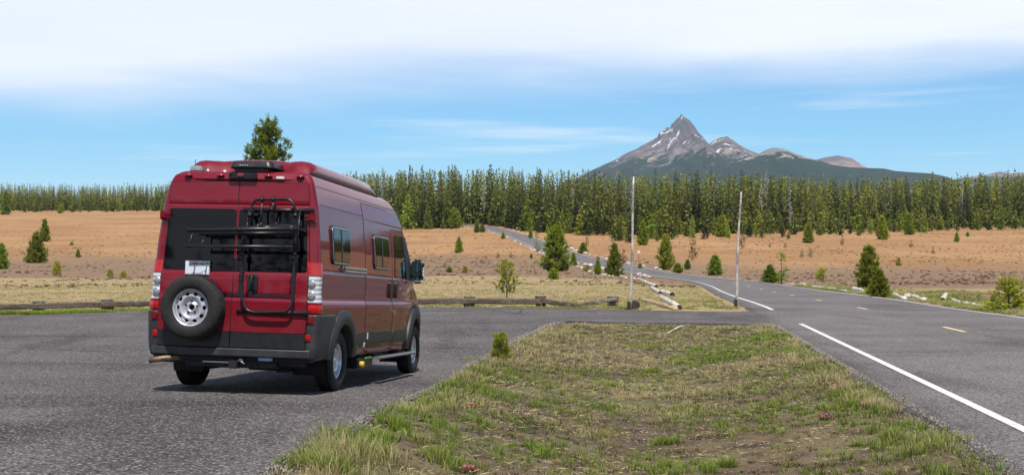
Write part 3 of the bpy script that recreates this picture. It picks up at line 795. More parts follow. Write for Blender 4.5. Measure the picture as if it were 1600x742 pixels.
# --- windshield, bonnet details and front (seen only from the side)
def front(x, h, off=0.0):
    return Vector((x, u_front(h)+off-.20*(x/.95)**4*0, h))
grid_patch('windscreen', rpoly([(-.70, 1.34), (.70, 1.34), (.60, 2.30), (-.60, 2.30)], .08), front, P_GLASS, VAN, -.01, .006)
grid_patch('front_bumper', rrect(-.80, .80, .36, .70, .08), front, P_PLAST, VAN, -.02, .05)
grid_patch('grille', rrect(-.55, .55, .76, .92, .04), front, P_PLAST2, VAN, -.02, .02)
for s in (-1, 1):
    fl = grid_patch('headlight', rpoly([(s*.48, .95), (s*.72, .95), (s*.74, 1.12), (s*.55, 1.08)][::s], .04), front, P_LCLR, VAN, -.02, .02)
    # mirrors
    u0, x0 = 4.62, s*1.01
    bm = bmesh.new(); box(bm, (x0+s*.07, u0+.02, 1.545), (.20, .14, .36), bev=.055)
    for v in bm.verts:
        if v.co.z < 1.5: v.co.x = x0+s*.07+(v.co.x-x0-s*.07)*.9
    mi = obj_bm('mirror', bm, P_PLAST2, VAN, auto=50)
    obj_bm('mirror_arm', tube([(s*.90, u0+.05, 1.46), (x0, u0+.05, 1.46)], .035, 8), P_PLAST2, mi, smooth=True)
    obj_bm('mirror_arm', tube([(s*.88, u0+.05, 1.60), (x0, u0+.05, 1.60)], .022, 8), P_PLAST2, mi, smooth=True)
    bm = extr(rrect(x0+s*.07-.088, x0+s*.07+.088, u0-.06, u0-.045, .004), 0, .001)
    def mfl(a, b, off, s=s, u0=u0, x0=x0): return Vector((x0+s*.07+a, u0-.05-off, b))
    grid_patch('mirror_glass', rrect(-.078, .078, 1.475, 1.70, .035), mfl, P_MIRR, mi, .0, .006)
    grid_patch('mirror_glass', rrect(-.078, .078, 1.385, 1.458, .02), mfl, P_MIRR, mi, .0, .006)
    bm = box(bmesh.new(), (x0+s*.166, u0+.01, 1.54), (.02, .06, .14), bev=.008); obj_bm('turn_signal', bm, P_LCLR, mi)

# --- underbody
bm = bmesh.new(); box(bm, (0, 2.95, .37), (1.50, 5.5, .14)); box(bm, (-.5, 2.6, .30), (.12, 4.6, .12)); box(bm, (.5, 2.6, .30), (.12, 4.6, .12)); box(bm, (0, .95, .34), (1.5, .12, .12))
box(bm, (.1, 1.7, .27), (.7, .9, .14)); box(bm, (-.3, 3.3, .27), (.5, .8, .14)); box(bm, (0, 5.04, .33), (1.5, .16, .14))
box(bm, (0, .07, .405), (1.88, .16, .06)); un = obj_bm('underbody', bm, P_DARKM, VAN)
bm = bmesh.new(); box(bm, (.0, .12, .40), (1.66, .16, .14)); box(bm, (0, .03, .335), (1.10, .08, .08), bev=.01); box(bm, (.05, -.02, .335), (.10, .14, .09), bev=.008)
hi = obj_bm('tow_hitch', bm, P_DARKM, VAN)
bm = box(bmesh.new(), (.42, -.03, .405), (.17, .03, .042), bev=.006); obj_bm('connector', bm, P_BLUE, hi)
bm = box(bmesh.new(), (-.12, -.02, .355), (.42, .03, .016), bev=.003); obj_bm('hitch_label', bm, P_CHROME, hi)
bm = bmesh.new(); tube([(.02, -.03, .40), (.06, -.05, .36), (.12, -.04, .38), (.18, -.05, .345)], .013, 6, bm=bm); box(bm, (.13, -.04, .39), (.05, .03, .03), bev=.004); obj_bm('hitch_chain', bm, P_CHROME, hi, smooth=True)
bm = tube([(-.36, .35, .40), (-.55, .10, .395), (-.72, -.06, .385), (-.93, -.15, .352)], .034, 12, round_=.08); obj_bm('exhaust_pipe', bm, P_PIPE, VAN, smooth=True)
for s in (1,):
    bm = tube([(s*1.10, 2.30, .345), (s*1.10, 4.40, .345)], .055, 10, round_=.03); 
    for v in bm.verts: v.co.z = .345+(v.co.z-.345)*.42
    rb = obj_bm('running_board', bm, simple('grey_step_metal', (.17, .165, .155), .5, .3), VAN, auto=50)
    for uu in (2.6, 3.9): obj_bm('step_bracket', box(bmesh.new(), (s*.98, uu, .37), (.24, .05, .04)), P_PLAST2, rb)
bm = bmesh.new(); box(bm, (.93, 2.02, .30), (.22, .70, .13), bev=.02); obj_bm('tank_valve_box', bm, P_PLAST2, VAN)
bm, _ = lathe([(.001, -.03), (.036, -.03), (.04, .0), (.036, .03), (.001, .03)], 14, 'x', center=(1.06, 1.75, .29)); obj_bm('drain_cap', bm, P_YEL, VAN, smooth=True)
bm = box(bmesh.new(), (1.045, 2.12, .36), (.02, .28, .02)); obj_bm('green_strap', bm, simple('green_strap', (.12, .35, .03), .6), VAN)

# --- wheels
def tyre_mesh(R=.363, wd=.215, ri=.212):
    pr = [(ri, -wd*.40), (ri+.012, -wd*.47), (ri+.05, -wd*.53), (R-.045, -wd*.52), (R-.016, -wd*.46), (R-.004, -wd*.38)]
    for k in range(7):
        o = -wd*.33+wd*.66*k/6; g = .010 if k % 2 else 0; pr += [(R-g, o-.006), (R-g, o+.006)]
    pr += [(R-.004, wd*.38), (R-.016, wd*.46), (R-.045, wd*.52), (ri+.05, wd*.53), (ri+.012, wd*.47), (ri, wd*.40)]
    bm, rows = lathe(pr, 96)
    for j, row in enumerate(rows):               # tread blocks on the shoulders
        if 4 <= j <= 5 or len(rows)-6 <= j <= len(rows)-5:
            for k, v in enumerate(row):
                if k % 3 == 0: v.co.y *= .978; v.co.z *= .978
    return bm
def rim_disc(holes=10, R=.212, rh=.018, rr=.160, cover=False):
    bm = bmesh.new(); seg = 120; rads = [.034, .045, .062, .078, .088, .098, .11, .122, .132, .139, .146, .153, .160, .167, .174, .182, .190, .197, .205, R]
    def off(r):
        return float(np.interp(r, [.03, .045, .062, .09, .105, .13, .16, .182, .192, .2, R], [.012, .02, .004, -.008, .022, .034, .028, .004, .008, .045, .05]))
    rows = [[bm.verts.new((off(r), r*math.cos(2*math.pi*k/seg), r*math.sin(2*math.pi*k/seg))) for k in range(seg)] for r in rads]
    for a, b, r0, r1 in zip(rows[:-1], rows[1:], rads[:-1], rads[1:]):
        for k in range(seg):
            th = 2*math.pi*(k+.5)/seg; rm = (r0+r1)/2; ph = (th+math.pi/holes) % (2*math.pi/holes)-math.pi/holes
            if (rm*math.sin(ph)/(rh*1.15))**2+((rm*math.cos(ph)-rr)/rh)**2 < 1: continue
            bm.faces.new((a[k], a[(k+1) % seg], b[(k+1) % seg], b[k]))
    for r_, o0, o1 in ((R, .05, -.09), (.034, .012, -.02)):
        a = [bm.verts.new((o0, r_*math.cos(2*math.pi*k/seg), r_*math.sin(2*math.pi*k/seg))) for k in range(seg)]
        b = [bm.verts.new((o1, r_*math.cos(2*math.pi*k/seg), r_*math.sin(2*math.pi*k/seg))) for k in range(seg)]
        for k in range(seg): bm.faces.new((a[k], a[(k+1) % seg], b[(k+1) % seg], b[k]))
    bmesh.ops.remove_doubles(bm, verts=bm.verts, dist=.0005)
    return bm
def make_wheel(name, M, hubcap):
    e = bpy.data.objects.new(name, None); COL.objects.link(e); e.parent = VAN; e.matrix_local = M
    obj_bm('tyre', tyre_mesh(), P_RUBBER, e, auto=45)
    r = obj_bm('rim', rim_disc(10 if not hubcap else 9, rh=.020, rr=.158), P_RIM, e, auto=50); r.location.x = .028
    bm, rows = lathe([(.001, -.03), (.211, -.03)], 40); obj_bm('brake_disc', bm, P_GAP, e)  # black sheet behind the rim holes, stands for the shade inside the wheel
    for k in range(5):
        bm = bmesh.new(); a = 2*math.pi*k/5+.3; p = (.028+.004, .070*math.cos(a), .070*math.sin(a))
        lathe([(.001, .016), (.010, .016), (.0115, 0)], 8, 'x', bm, p)
        obj_bm('lug_nut', bm, P_DARKM if not hubcap else P_RIM, e)
    if hubcap:
        bm, _ = lathe([(.001, .062), (.03, .06), (.045, .045), (.05, .03)], 24); obj_bm('hub_cap', bm, P_RIM, e, smooth=True)
    return e
for s in (1, -1):
    for uu in (1.0, 5.04):
        M = Matrix.Translation((s*.875, uu, .363)) @ (Matrix.Identity(4) if s > 0 else Matrix.Rotation(math.pi, 4, 'Z'))
        make_wheel('wheel', M, True)
sw = make_wheel('spare_wheel', Matrix.Translation((-.42, -.155, .97)) @ Matrix.Rotation(-math.pi/2, 4, 'Z') @ Matrix.Rotation(.0, 4, 'X'), False)
for c in sw.children:
    if c.name.startswith('brake'): c.data.materials[0] = P_GAP
bm = bmesh.new(); box(bm, (-.42, -.05, .97), (.22, .10, .22)); box(bm, (-.42, -.025, .97), (.5, .04, .08)); obj_bm('wheel_carrier', bm, P_PLAST2, VAN)

# --- number plate
bm = bmesh.new(); box(bm, (0, 0, 0), (.290, .006, .150), bev=.0025)
pl = obj_bm('number_plate', bm, simple('plate_enamel', (.70, .74, .78), .35, var=.05), VAN)
pl.location = rear(-.432, 1.425, .05)
bm = box(bmesh.new(), (0, .012, 0), (.302, .012, .162), bev=.004); obj_bm('plate_holder', bm, P_CHROME, pl)
def text(name, body, size, loc, mat, parent, shear=0.0, ext=.0006, rot=(math.pi/2, 0, 0), bold=0.0):
    cu = bpy.data.curves.new(name, 'FONT'); cu.body = body; cu.size = size; cu.extrude = ext; cu.shear = shear; cu.align_x = 'CENTER'; cu.align_y = 'CENTER'; cu.offset = bold
    tmp = bpy.data.objects.new(name, cu); COL.objects.link(tmp); dg = bpy.context.evaluated_depsgraph_get()
    me = bpy.data.meshes.new_from_object(tmp.evaluated_get(dg)); bpy.data.objects.remove(tmp); me.materials.clear(); me.materials.append(mat)
    o = link(name, me, parent); o.location = loc; o.rotation_euler = rot; return o
P_SCRIPT = simple('dark_red_ink', (.30, .012, .03), .5, var=0)
text('plate_script', 'California', .046, (-.008, -.0044, .050), P_SCRIPT, pl, shear=.45, bold=.0008)
text('plate_web_text', 'DMV.CA.GOV', .022, (.0, -.0044, -.064), P_SCRIPT, pl)
bm = box(bmesh.new(), (.118, -.0040, .055), (.036, .002, .024)); obj_bm('plate_sticker', bm, simple('green_sticker', (.03, .35, .2), .5, var=0), pl)
bm = bmesh.new(); box(bm, (.098, -.0040, -.036), (.022, .002, .020)); box(bm, (.062, -.0040, -.044), (.016, .002, .012)); obj_bm('plate_mark', bm, simple('blue_sticker', (.12, .30, .62), .5, var=0), pl)

# --- bicycle rack on the right rear door
RK = bpy.data.objects.new('bicycle_rack', None); COL.objects.link(RK); RK.parent = VAN
def rk(px, py, off):
    h = (618.7+.024*(px-370.5)-py)/137; x = (px-370.5)/131.2-.020*(h-.7)+.09; h -= .03; off += .02
    k = 1-off/14.3                              # nearer things look larger
    return Vector((x*k-.0*off, u_rear(h)-off, (h-1.75)*k+1.75))
def rtube(name, pts, r, rd=.05, closed=False, mat=None, seg=10): return obj_bm(name, tube([rk(*p) for p in pts], r, seg, closed, rd), mat or P_TUBE, RK, smooth=True)
rtube('lower_frame', [(453.5, 353, .13), (391, 353.5, .13), (379.5, 362, .13), (378.5, 462, .12), (386, 484, .12), (398, 488.5, .12), (452, 487.5, .12), (459.5, 474, .12), (460.5, 358, .13)], .017, .06, True)
rtube('upper_frame', [(390, 352, .10), (388, 318, .09), (395, 310, .09), (447, 310, .09), (454, 317, .09), (459.8, 336, .09)], .016, .07)
rtube('top_rail', [(373, 326, .03), (484, 328, .03)], .024, .0, seg=6)
rtube('bottom_rail', [(369, 486.5, .05), (480, 489, .05)], .024, .0, seg=6)
for px in (382.5, 463.5): rtube('upright', [(px, 327, .06), (px, 360, .10), (px, 392, .10)], .011, .02)
for px in (378.5, 460.5): rtube('upright', [(px, 354, .13), (px, 395, .13)], .015, .0)
rtube('bike_rail', [(297, 359.5, .27), (472, 358.5, .27)], .027, seg=8); rtube('bike_rail', [(301, 386, .36), (468, 387.5, .36)], .021, seg=8)
rtube('bike_rail', [(312, 365, .20), (462, 365, .20)], .022, seg=8)
rtube('rail_end', [(307, 357, .26), (303.5, 389, .35)], .010); rtube('rail_end', [(325, 366, .22), (323, 385, .34)], .008)
for px in (379.5, 462): rtube('rail_arm', [(px, 358, .11), (px, 359, .30)], .016); rtube('rail_arm', [(px, 386, .11), (px, 387, .38)], .014)
rtube('clamp_arm', [(406, 307, .11), (406, 352, .14)], .012); rtube('clamp_arm', [(424, 306, .11), (424.5, 341, .17)], .012)
def knob(px, py, off, r=.028, l=.07): return obj_bm('knob', tube([rk(px, py-3, off), rk(px, py+4, off+.02)], [r*.7, r], 8), P_TUBE, RK, smooth=True)
for p in ((377, 402, .15, .035), (459, 402, .15, .035), (378, 396, .13, .026), (461, 396, .13, .026), (404, 353, .16, .034), (407, 350, .13, .024), (423.5, 325, .14, .028), (406, 309, .11, .02), (424, 309, .11, .02), (387, 334, .10, .028), (459, 335, .10, .026), (380, 377, .14, .024), (461, 379, .14, .024)): knob(*p)
bm = bmesh.new(); box(bm, rk(418, 355, .158), (.05, .006, .02)); obj_bm('rack_label', bm, P_WHITE, RK)
for px, py, o, sx_, sz in ((424, 322, .12, .07, .045), (391, 334, .05, .11, .035), (388.5, 331, .055, .05, .06), (402, 358, .15, .055, .05), (460, 354, .12, .06, .05), (472, 359, .15, .06, .035), (433, 368, .1, .07, .03)):
    bm = bmesh.new(); box(bm, rk(px, py, o), (sx_, .05, sz), bev=.008); obj_bm('rack_clamp', bm, P_TUBE, RK)
rtube('strap', [(424, 330, .10), (422, 345, .04), (428, 350, .04), (425, 357, .05)], .008, .02)
rtube('strap', [(377, 402, .18), (381, 410, .17), (386, 406, .12)], .006, .02); rtube('strap', [(458, 402, .18), (456, 412, .17), (457, 418, .12)], .005, .02)

# place the van
fx = .151; fwd = Vector((fx, .9885, -.0545)).normalized(); rgt = Vector((.9885, -fx, -.020)); rgt = (rgt-fwd*rgt.dot(fwd)).normalized(); upv = rgt.cross(fwd)
ox, oy = -3.23, 14.36
M = Matrix((rgt, fwd, upv)).transposed().to_4x4(); M.translation = (ox, oy, 0)
zz = [float(S(*( (M @ Vector((a, b, 0))).xy))) - (M @ Vector((a, b, 0))).z for a in (-.875, .875) for b in (1.0, 5.04)]
M.translation.z = sum(zz)/4+.001
VAN.matrix_world = M
print('van wheel gaps', [round(z-sum(zz)/4, 3) for z in zz])

# ------------------------------------------------------------------ vegetation
def kites(P, D, L, W, rng, roll=None):
    """leaf-shaped quads: start P, direction D, length L, width W"""
    n = len(P); D = D/np.linalg.norm(D, axis=1, keepdims=True)
    R_ = rng.normal(size=(n, 3)); Sd = np.cross(D, R_); Sd /= np.linalg.norm(Sd, axis=1, keepdims=True)+1e-9
    L = np.broadcast_to(L, n)[:, None]; W = np.broadcast_to(W, n)[:, None]
    V = np.stack([P, P+D*L*.45+Sd*W*.5, P+D*L, P+D*L*.45-Sd*W*.5], 1).reshape(-1, 3)
    return V, np.arange(n*4).reshape(-1, 4)
def unit(ph, el): return np.stack([np.cos(ph)*np.cos(el), np.sin(ph)*np.cos(el), np.sin(el)], -1)

def mat_foliage(name, dark, light, tip, rnd=.35, trans=.25, rough=.6):
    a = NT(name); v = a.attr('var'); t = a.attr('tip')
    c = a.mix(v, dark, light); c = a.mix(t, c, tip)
    r = a.rand(); hs = a.n('ShaderNodeHueSaturation'); a.l(c, hs.inputs['Color'])
    a.put(hs.inputs['Value'], a.smooth(r, 0, 1, (1-rnd, 1+rnd))); a.put(hs.inputs['Hue'], a.smooth(a.math('FRACT', a.math('MULTIPLY', r, 7.3)), 0, 1, (.485, .515)))
    a.set(Base_Color=hs.outputs[0], Roughness=rough); a.p.inputs['Specular IOR Level'].default_value = .25
    if trans:
        tr = a.n('ShaderNodeBsdfTranslucent'); a.l(hs.outputs[0], tr.inputs[0]); mx = a.n('ShaderNodeMixShader'); mx.inputs[0].default_value = trans
        a.l(a.p.outputs[0], mx.inputs[1]); a.l(tr.outputs[0], mx.inputs[2]); a.l(mx.outputs[0], a.out.inputs[0])
    return a.m
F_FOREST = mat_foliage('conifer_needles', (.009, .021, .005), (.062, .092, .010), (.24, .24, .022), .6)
F_PINE = mat_foliage('pine_needles', (.075, .12, .012), (.26, .33, .024), (.44, .46, .04), .25, .35)
F_YEL = mat_foliage('yellow_green_needles', (.19, .22, .014), (.44, .44, .028), (.58, .52, .04), .15)
F_BROWN = mat_foliage('rusty_needles', (.07, .048, .022), (.14, .10, .04), (.12, .13, .03), .25)
F_DEAD = mat_foliage('dead_twigs', (.22, .19, .16), (.38, .34, .29), (.42, .38, .33), .2, 0)
BARK = simple('conifer_bark', (.12, .085, .065), .9, var=.3, scale=3)
BARK_DEAD = simple('weathered_dead_wood', (.36, .33, .30), .85, var=.25, scale=3)

def trunk_mesh(name, H, r0, mat, r1=None, seg=6, lean=0.0, rng=None):
    n = 7; V = []; r1 = r0*.12 if r1 is None else r1
    for i in range(n):
        t = i/(n-1); r = r0*(1-t)+r1*t
        for k in range(seg):
            a = 2*math.pi*k/seg; V.append((r*math.cos(a)+lean*math.sin(t*2.5)*.3, r*math.sin(a)+lean*t*.2, H*t-.1*(i == 0)))
    V = np.array(V); i = np.arange(n-1)[:, None]*seg; j = np.arange(seg)[None]; j2 = (j+1) % seg
    return mesh_np(name, V, [np.stack([i+j, i+j2, i+seg+j2, i+seg+j], -1).reshape(-1, 4)], mat, True)
def spire(rng, H=20, W=4.4, levels=46, per=5, size=.75, low=.06, shape=.75, thin=0.0, droop=.35, lop=0.0):
    """narrow subalpine conifer, needle sprays on drooping branches"""
    P, D, L, Wd, tp = [], [], [], [], []
    for i in range(levels):
        z = low+(1-low)*(i+rng.uniform(-.4, .4))/levels; z = min(max(z, low), .995)
        R = W/2*((1-z)**shape)*(1-thin*rng.random())*(.78+.44*math.sin(i*1.9)**2)+.04
        if z < low+.12: R *= .55+.45*(z-low)/.12
        m = max(3, int(per*(.6+R/(W/2))))
        for k in range(m):
            ph = rng.uniform(0, 2*math.pi); Rb = R*rng.uniform(.55, 1.15)*(1+lop*math.cos(ph))
            nk = max(1, int(Rb/size*1.7))
            for q in range(nk):
                f = (q+.55+rng.uniform(-.2, .2))/nk
                sc_ = .5+.5*min(1, R/(W/2)*1.6); P.append((Rb*f*math.cos(ph), Rb*f*math.sin(ph), z*H-droop*Rb*f**1.4+rng.uniform(-.1, .1)*size)); e = rng.uniform(-.75, .2)
                D.append((math.cos(ph+rng.uniform(-.7, .7))*math.cos(e), math.sin(ph+rng.uniform(-.7, .7))*math.cos(e), math.sin(e)))
                L.append(size*sc_*rng.uniform(.8, 1.45)); Wd.append(size*sc_*rng.uniform(.5, .8)); tp.append(.6*max(0, f-.45)*rng.random()+.55*(z**2)*rng.random())  # tip colour also grows with height: sunlit tops put into the needle colour
    for k in range(5): P.append((0, 0, H*(.93+.012*k))); D.append((rng.uniform(-.3, .3), rng.uniform(-.3, .3), 1)); L.append(size*.7); Wd.append(size*.22); tp.append(.4)
    P = np.array(P); D = np.array(D); V, Fq = kites(P, D, np.array(L), np.array(Wd), rng)
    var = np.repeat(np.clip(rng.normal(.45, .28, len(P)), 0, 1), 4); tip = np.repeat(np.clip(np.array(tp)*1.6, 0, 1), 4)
    return V, Fq, var, tip
def pine(rng, H=4, W=2.2, nb=60, tufts=9, nl=.16, per=9, low=.05, shape=.65, open_=0.0, up=.55, nw=.16):
    """young lodgepole: upturned branches ending in bottlebrush tufts of needles"""
    P, D, L, Wd, tp = [], [], [], [], []; lim = []
    for i in range(nb):
        z = low+(1-low)*(i+.5)/nb; ph = i*2.399+rng.uniform(-.5, .5)
        R = (W/2*((1-z)**shape)*min(1, .8+(z-low)*3)*rng.uniform(.72, 1.12)+.03*W)
        if open_ and rng.random() < open_: continue
        z0 = z*H*.93-R*up*.45*(1-z); lim.append(((0, 0, z0), (R*math.cos(ph), R*math.sin(ph), z0+R*up*.7)))
        nt_ = max(2, int(tufts*R/(W/2)+1))
        for q in range(nt_):
            f = .25+.75*(q+1)/nt_; c = np.array((R*f*math.cos(ph), R*f*math.sin(ph), z0+R*up*f**1.6*.8)) + rng.normal(size=3)*nl*.35
            ax = np.array((math.cos(ph)*.6, math.sin(ph)*.6, .75))
            for k in range(per):
                dv = rng.normal(size=3); dv = dv/np.linalg.norm(dv)+ax*.75
                P.append(c+ax*rng.uniform(-.5, .5)*nl); D.append(dv); L.append(nl*rng.uniform(.7, 1.25)); Wd.append(nl*nw*rng.uniform(.7, 1.3)); tp.append(max(0, f-.6)*1.2*rng.random())
    for k in range(per*2):
        P.append((0, 0, H*(.90+.08*rng.random()))); dv = rng.normal(size=3); dv /= np.linalg.norm(dv); D.append(dv+np.array((0, 0, 1.2))); L.append(nl); Wd.append(nl*nw); tp.append(.6)
    P = np.array(P); D = np.array(D); V, Fq = kites(P, D, np.array(L), np.array(Wd), rng)
    n = len(P); cl = value_noise(P[:, 0]*3+P[:, 2]*5+11, P[:, 1]*3+P[:, 2]*2, W*.5, 3)
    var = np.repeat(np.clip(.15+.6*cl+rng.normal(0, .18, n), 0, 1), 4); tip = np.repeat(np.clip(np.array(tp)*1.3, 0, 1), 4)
    return V, Fq, var, tip, lim
def limbs_mesh(name, H, r0, lim, mat, r=.012):
    bm = bmesh.new(); bm.from_mesh(trunk_mesh('t', H*.93, r0, None)); 
    for a, b in lim:
        a, b = Vector(a), Vector(b); mid = (a+b)/2-Vector((0, 0, .06*(b-a).length)); tube([a, mid, b], [r, r*.7, r*.3], 4, bm=bm)
    me = bpy.data.meshes.new(name); bm.to_mesh(me); bm.free(); me.materials.append(mat); return me
def crown_mesh(name, data, mat): return mesh_np(name, data[0], [data[1]], mat, False, {'var': data[2], 'tip': data[3]})

# ---- forest wall
frng = np.random.default_rng(11)
PROTO = []
for k in range(9):
    H = 20; W = [5.8, 5.0, 6.8, 4.6, 6.2, 5.4, 7.2, 4.8, 5.8][k]
    d_ = spire(frng, H, W, 50, 7, .9, .03+.02*(k % 3), [1.25, 1.1, 1.3, .95, 1.2, 1.35, 1.1, .95, 1.2][k], .3, .35, .15*(k % 2))
    PROTO.append((crown_mesh('crown', d_, F_FOREST), trunk_mesh('trunk', H*.95, .22, BARK), d_))
ROUND = []
for k in range(5):
    d_ = spire(frng, 10, [4.2, 4.8, 3.8, 5.0, 4.4][k], 26, 6, .8, .04, [.55, .6, .5, .65, .7][k], .2, .15, .1)
    ROUND.append((crown_mesh('crown', d_, F_FOREST if k % 2 == 0 else F_PINE), trunk_mesh('trunk', 9, .18, BARK), d_))
DEADT = []
for k in range(3):
    d_ = spire(frng, 20, 2.6, 38, 3, .7, .12, .6, .5, .25)
    keep = np.repeat(frng.random(len(d_[0])//4) < .75, 4)
    V = d_[0].reshape(-1, 4, 3); mid = V.mean(1, keepdims=True); V = (mid+(V-mid)*np.array((1, 1, 1))).reshape(-1, 3)
    d_ = (V, d_[1], d_[2], d_[3]); DEADT.append((crown_mesh('crown', d_, F_DEAD), trunk_mesh('trunk', 20.3, .24, BARK_DEAD), d_))
FRONT = [(-120, 329.5), (0, 329.5), (130, 329.5), (258, 329.5), (300, 333), (560, 352), (640, 356), (700, 356.5), (748, 351), (790, 357), (830, 360), (900, 364), (1000, 367), (1060, 363), (1130, 362), (1200, 361.5), (1300, 359), (1400, 357), (1500, 355), (1600, 353), (1750, 353)]
_fy = np.array([unproj(*p)[1] for p in FRONT]); _fx = np.array([p[0] for p in FRONT], float)
_fy = np.clip(_fy, 300, 820)
def front_Y(px): return np.interp(px, _fx, _fy)
TOPY = [(-120, 287), (0, 289), (120, 291), (225, 289), (262, 288), (330, 282), (560, 273), (640, 266), (780, 266), (860, 270), (960, 275), (1100, 272), (1200, 275), (1350, 280), (1450, 278), (1600, 271), (1750, 271)]
def top_y(px): return np.interp(px, [p[0] for p in TOPY], [p[1] for p in TOPY])
def place_tree(name, proto, X, Y, H, H0, label, group, cat='tree', rot=0.0, wide=1.0, cmat=None):
    t = thing(name, label, cat, (X, Y, float(Gz(X, Y))), (0, 0, rot), group)
    k = H/H0; t.scale = (k*wide, k*wide, k)
    c = link('crown', proto[0], t); tr = link('trunk', proto[1], t)
    if cmat:
        c.material_slots[0].link = 'OBJECT'; c.material_slots[0].material = cmat
    return t
GRP = 'conifers in the forest wall across the meadow'; GRPD = 'bare grey trees in the forest wall'; GRPR = 'bushy young conifers along the forest edge'
rr = random.Random(8); fr_list = []
def blocked(X, Y):
    return abs(X-float(road_x(min(Y, 719)))) < 6.5 and Y < 560
cands = []
for px in np.arange(-30, 1640, 2.6):
    for row in range(4):
        q = px+rr.uniform(-5, 5); Y = float(front_Y(q))*(1+.018*row)+rr.uniform(-8, 9)*(1+(row == 0)*.6)
        cands.append((row, q, Y))
taken = []
_cell = {}
def ok(X, Y, d):
    ci, cj = int(X//5), int(Y//5)
    for i in (-1, 0, 1):
        for j in (-1, 0, 1):
            for a, b in _cell.get((ci+i, cj+j), ()):
                if abs(a-X) < d and abs(b-Y) < d*1.6: return False
    _cell.setdefault((ci, cj), []).append((X, Y)); return True
n_ind = 0; rest = []
rr.shuffle(cands); cands.sort(key=lambda c: c[0])
for row, q, Y in cands:
    X = (q-CX)/F*Y
    if blocked(X, Y): continue
    if not ok(X, Y, 2.3 if row < 2 else 2.8): continue
    taken.append((X, Y))
    z = float(Gz(X, Y)); topz = CAMZ+(CY-float(top_y(q)))/F*Y
    H = (topz-z)*rr.choice([rr.uniform(.74, .98), rr.uniform(.88, 1.1), rr.uniform(.6, .9)])
    if row == 0 and rr.random() < .6: H = (topz-z)*rr.uniform(.2, .55)
    if row == 0 and q > 960 and rr.random() < .45: Y *= rr.uniform(.86, .97); X = (q-CX)/F*Y; z = float(Gz(X, Y)); H = (topz-z)*rr.uniform(.18, .4)
    if row == 1 and rr.random() < .35: H = (topz-z)*rr.uniform(.35, .6)
    kind = 'round' if H < .58*(topz-z) else ('dead' if rr.random() < .075 and row >= 1 else 'spire')
    rest.append((row, X, Y, H, kind, rr.uniform(0, 6.28), rr.uniform(.85, 1.2)))
fwd = []
for k in range(185):
    q = rr.uniform(570, 1630) if k < 150 else rr.uniform(-20, 255); f = rr.uniform(.84, .985) if q > 960 else rr.uniform(.95, .99)
    Y = float(front_Y(q))*f; X = (q-CX)/F*Y
    if blocked(X, Y) or not ok(X, Y, 2.0): continue
    z = float(Gz(X, Y)); topz = CAMZ+(CY-float(top_y(q)))/F*Y; H = (topz-z)*rr.choice([rr.uniform(.15, .35), rr.uniform(.35, .62)])*(1.0 if f > .93 else .8)
    fwd.append((0, X, Y, H, 'round', rr.uniform(0, 6.28), rr.uniform(.9, 1.2)))
# deep rows behind, for depth and ragged tops
for k in range(4200):
    q = rr.uniform(-60, 2250) if rr.random() < .9 else rr.uniform(255, 565); 
    Y = float(front_Y(q))*(1.03+.38*rr.random()**1.3); X = (q-CX)/F*Y
    if blocked(X, Y) or not ok(X, Y, 1.6): continue
    taken.append((X, Y)); z = float(Gz(X, Y)); topz = CAMZ+(CY-float(top_y(q)))/F*Y
    H = max(6, (topz-z)*rr.uniform(.78, 1.02) + rr.choice([0, 0, 0, 0, 0, .8, 2.4])); rest.append((5, X, Y, H, 'dead' if rr.random() < .10 else 'spire', rr.uniform(0, 6.28), rr.uniform(.8, 1.1)))
def show(t):
    X, Y, H = t[1], t[2], t[3]; px = CX+F*X/Y
    return (-1 if not (-8 < px < 1608) or 268 < px < 566 else (H*H/(Y*Y))*(1-.12*t[0]))
rest.sort(key=show, reverse=True); rest = fwd+[t for t in rest if t[4] != 'round']+[t for t in rest if t[4] == 'round']
caps = {'spire': 190, 'round': 105, 'dead': 24}; used = {'spire': 0, 'round': 0, 'dead': 0}; stuff = []
for t in rest:
    row, X, Y, H, kind, rot, wd = t
    if used[kind] < caps[kind] and show(t) > 0:
        used[kind] += 1
        if kind == 'spire': place_tree('conifer_tree', rr.choice(PROTO), X, Y, H, 20, 'tall narrow green conifer standing in the forest wall across the meadow', GRP, rot=rot, wide=wd)
        elif kind == 'round': place_tree('young_conifer', rr.choice(ROUND), X, Y, H, 10, 'bushy green young conifer at the foot of the forest wall', GRPR, rot=rot, wide=wd*.85)
        else: place_tree('dead_tree', rr.choice(DEADT), X, Y, H, 20, 'bare grey dead conifer standing among the green trees of the forest wall', GRPD, rot=rot, wide=wd)
    else: stuff.append(t)
print('forest individuals', used, 'rest', len(stuff))
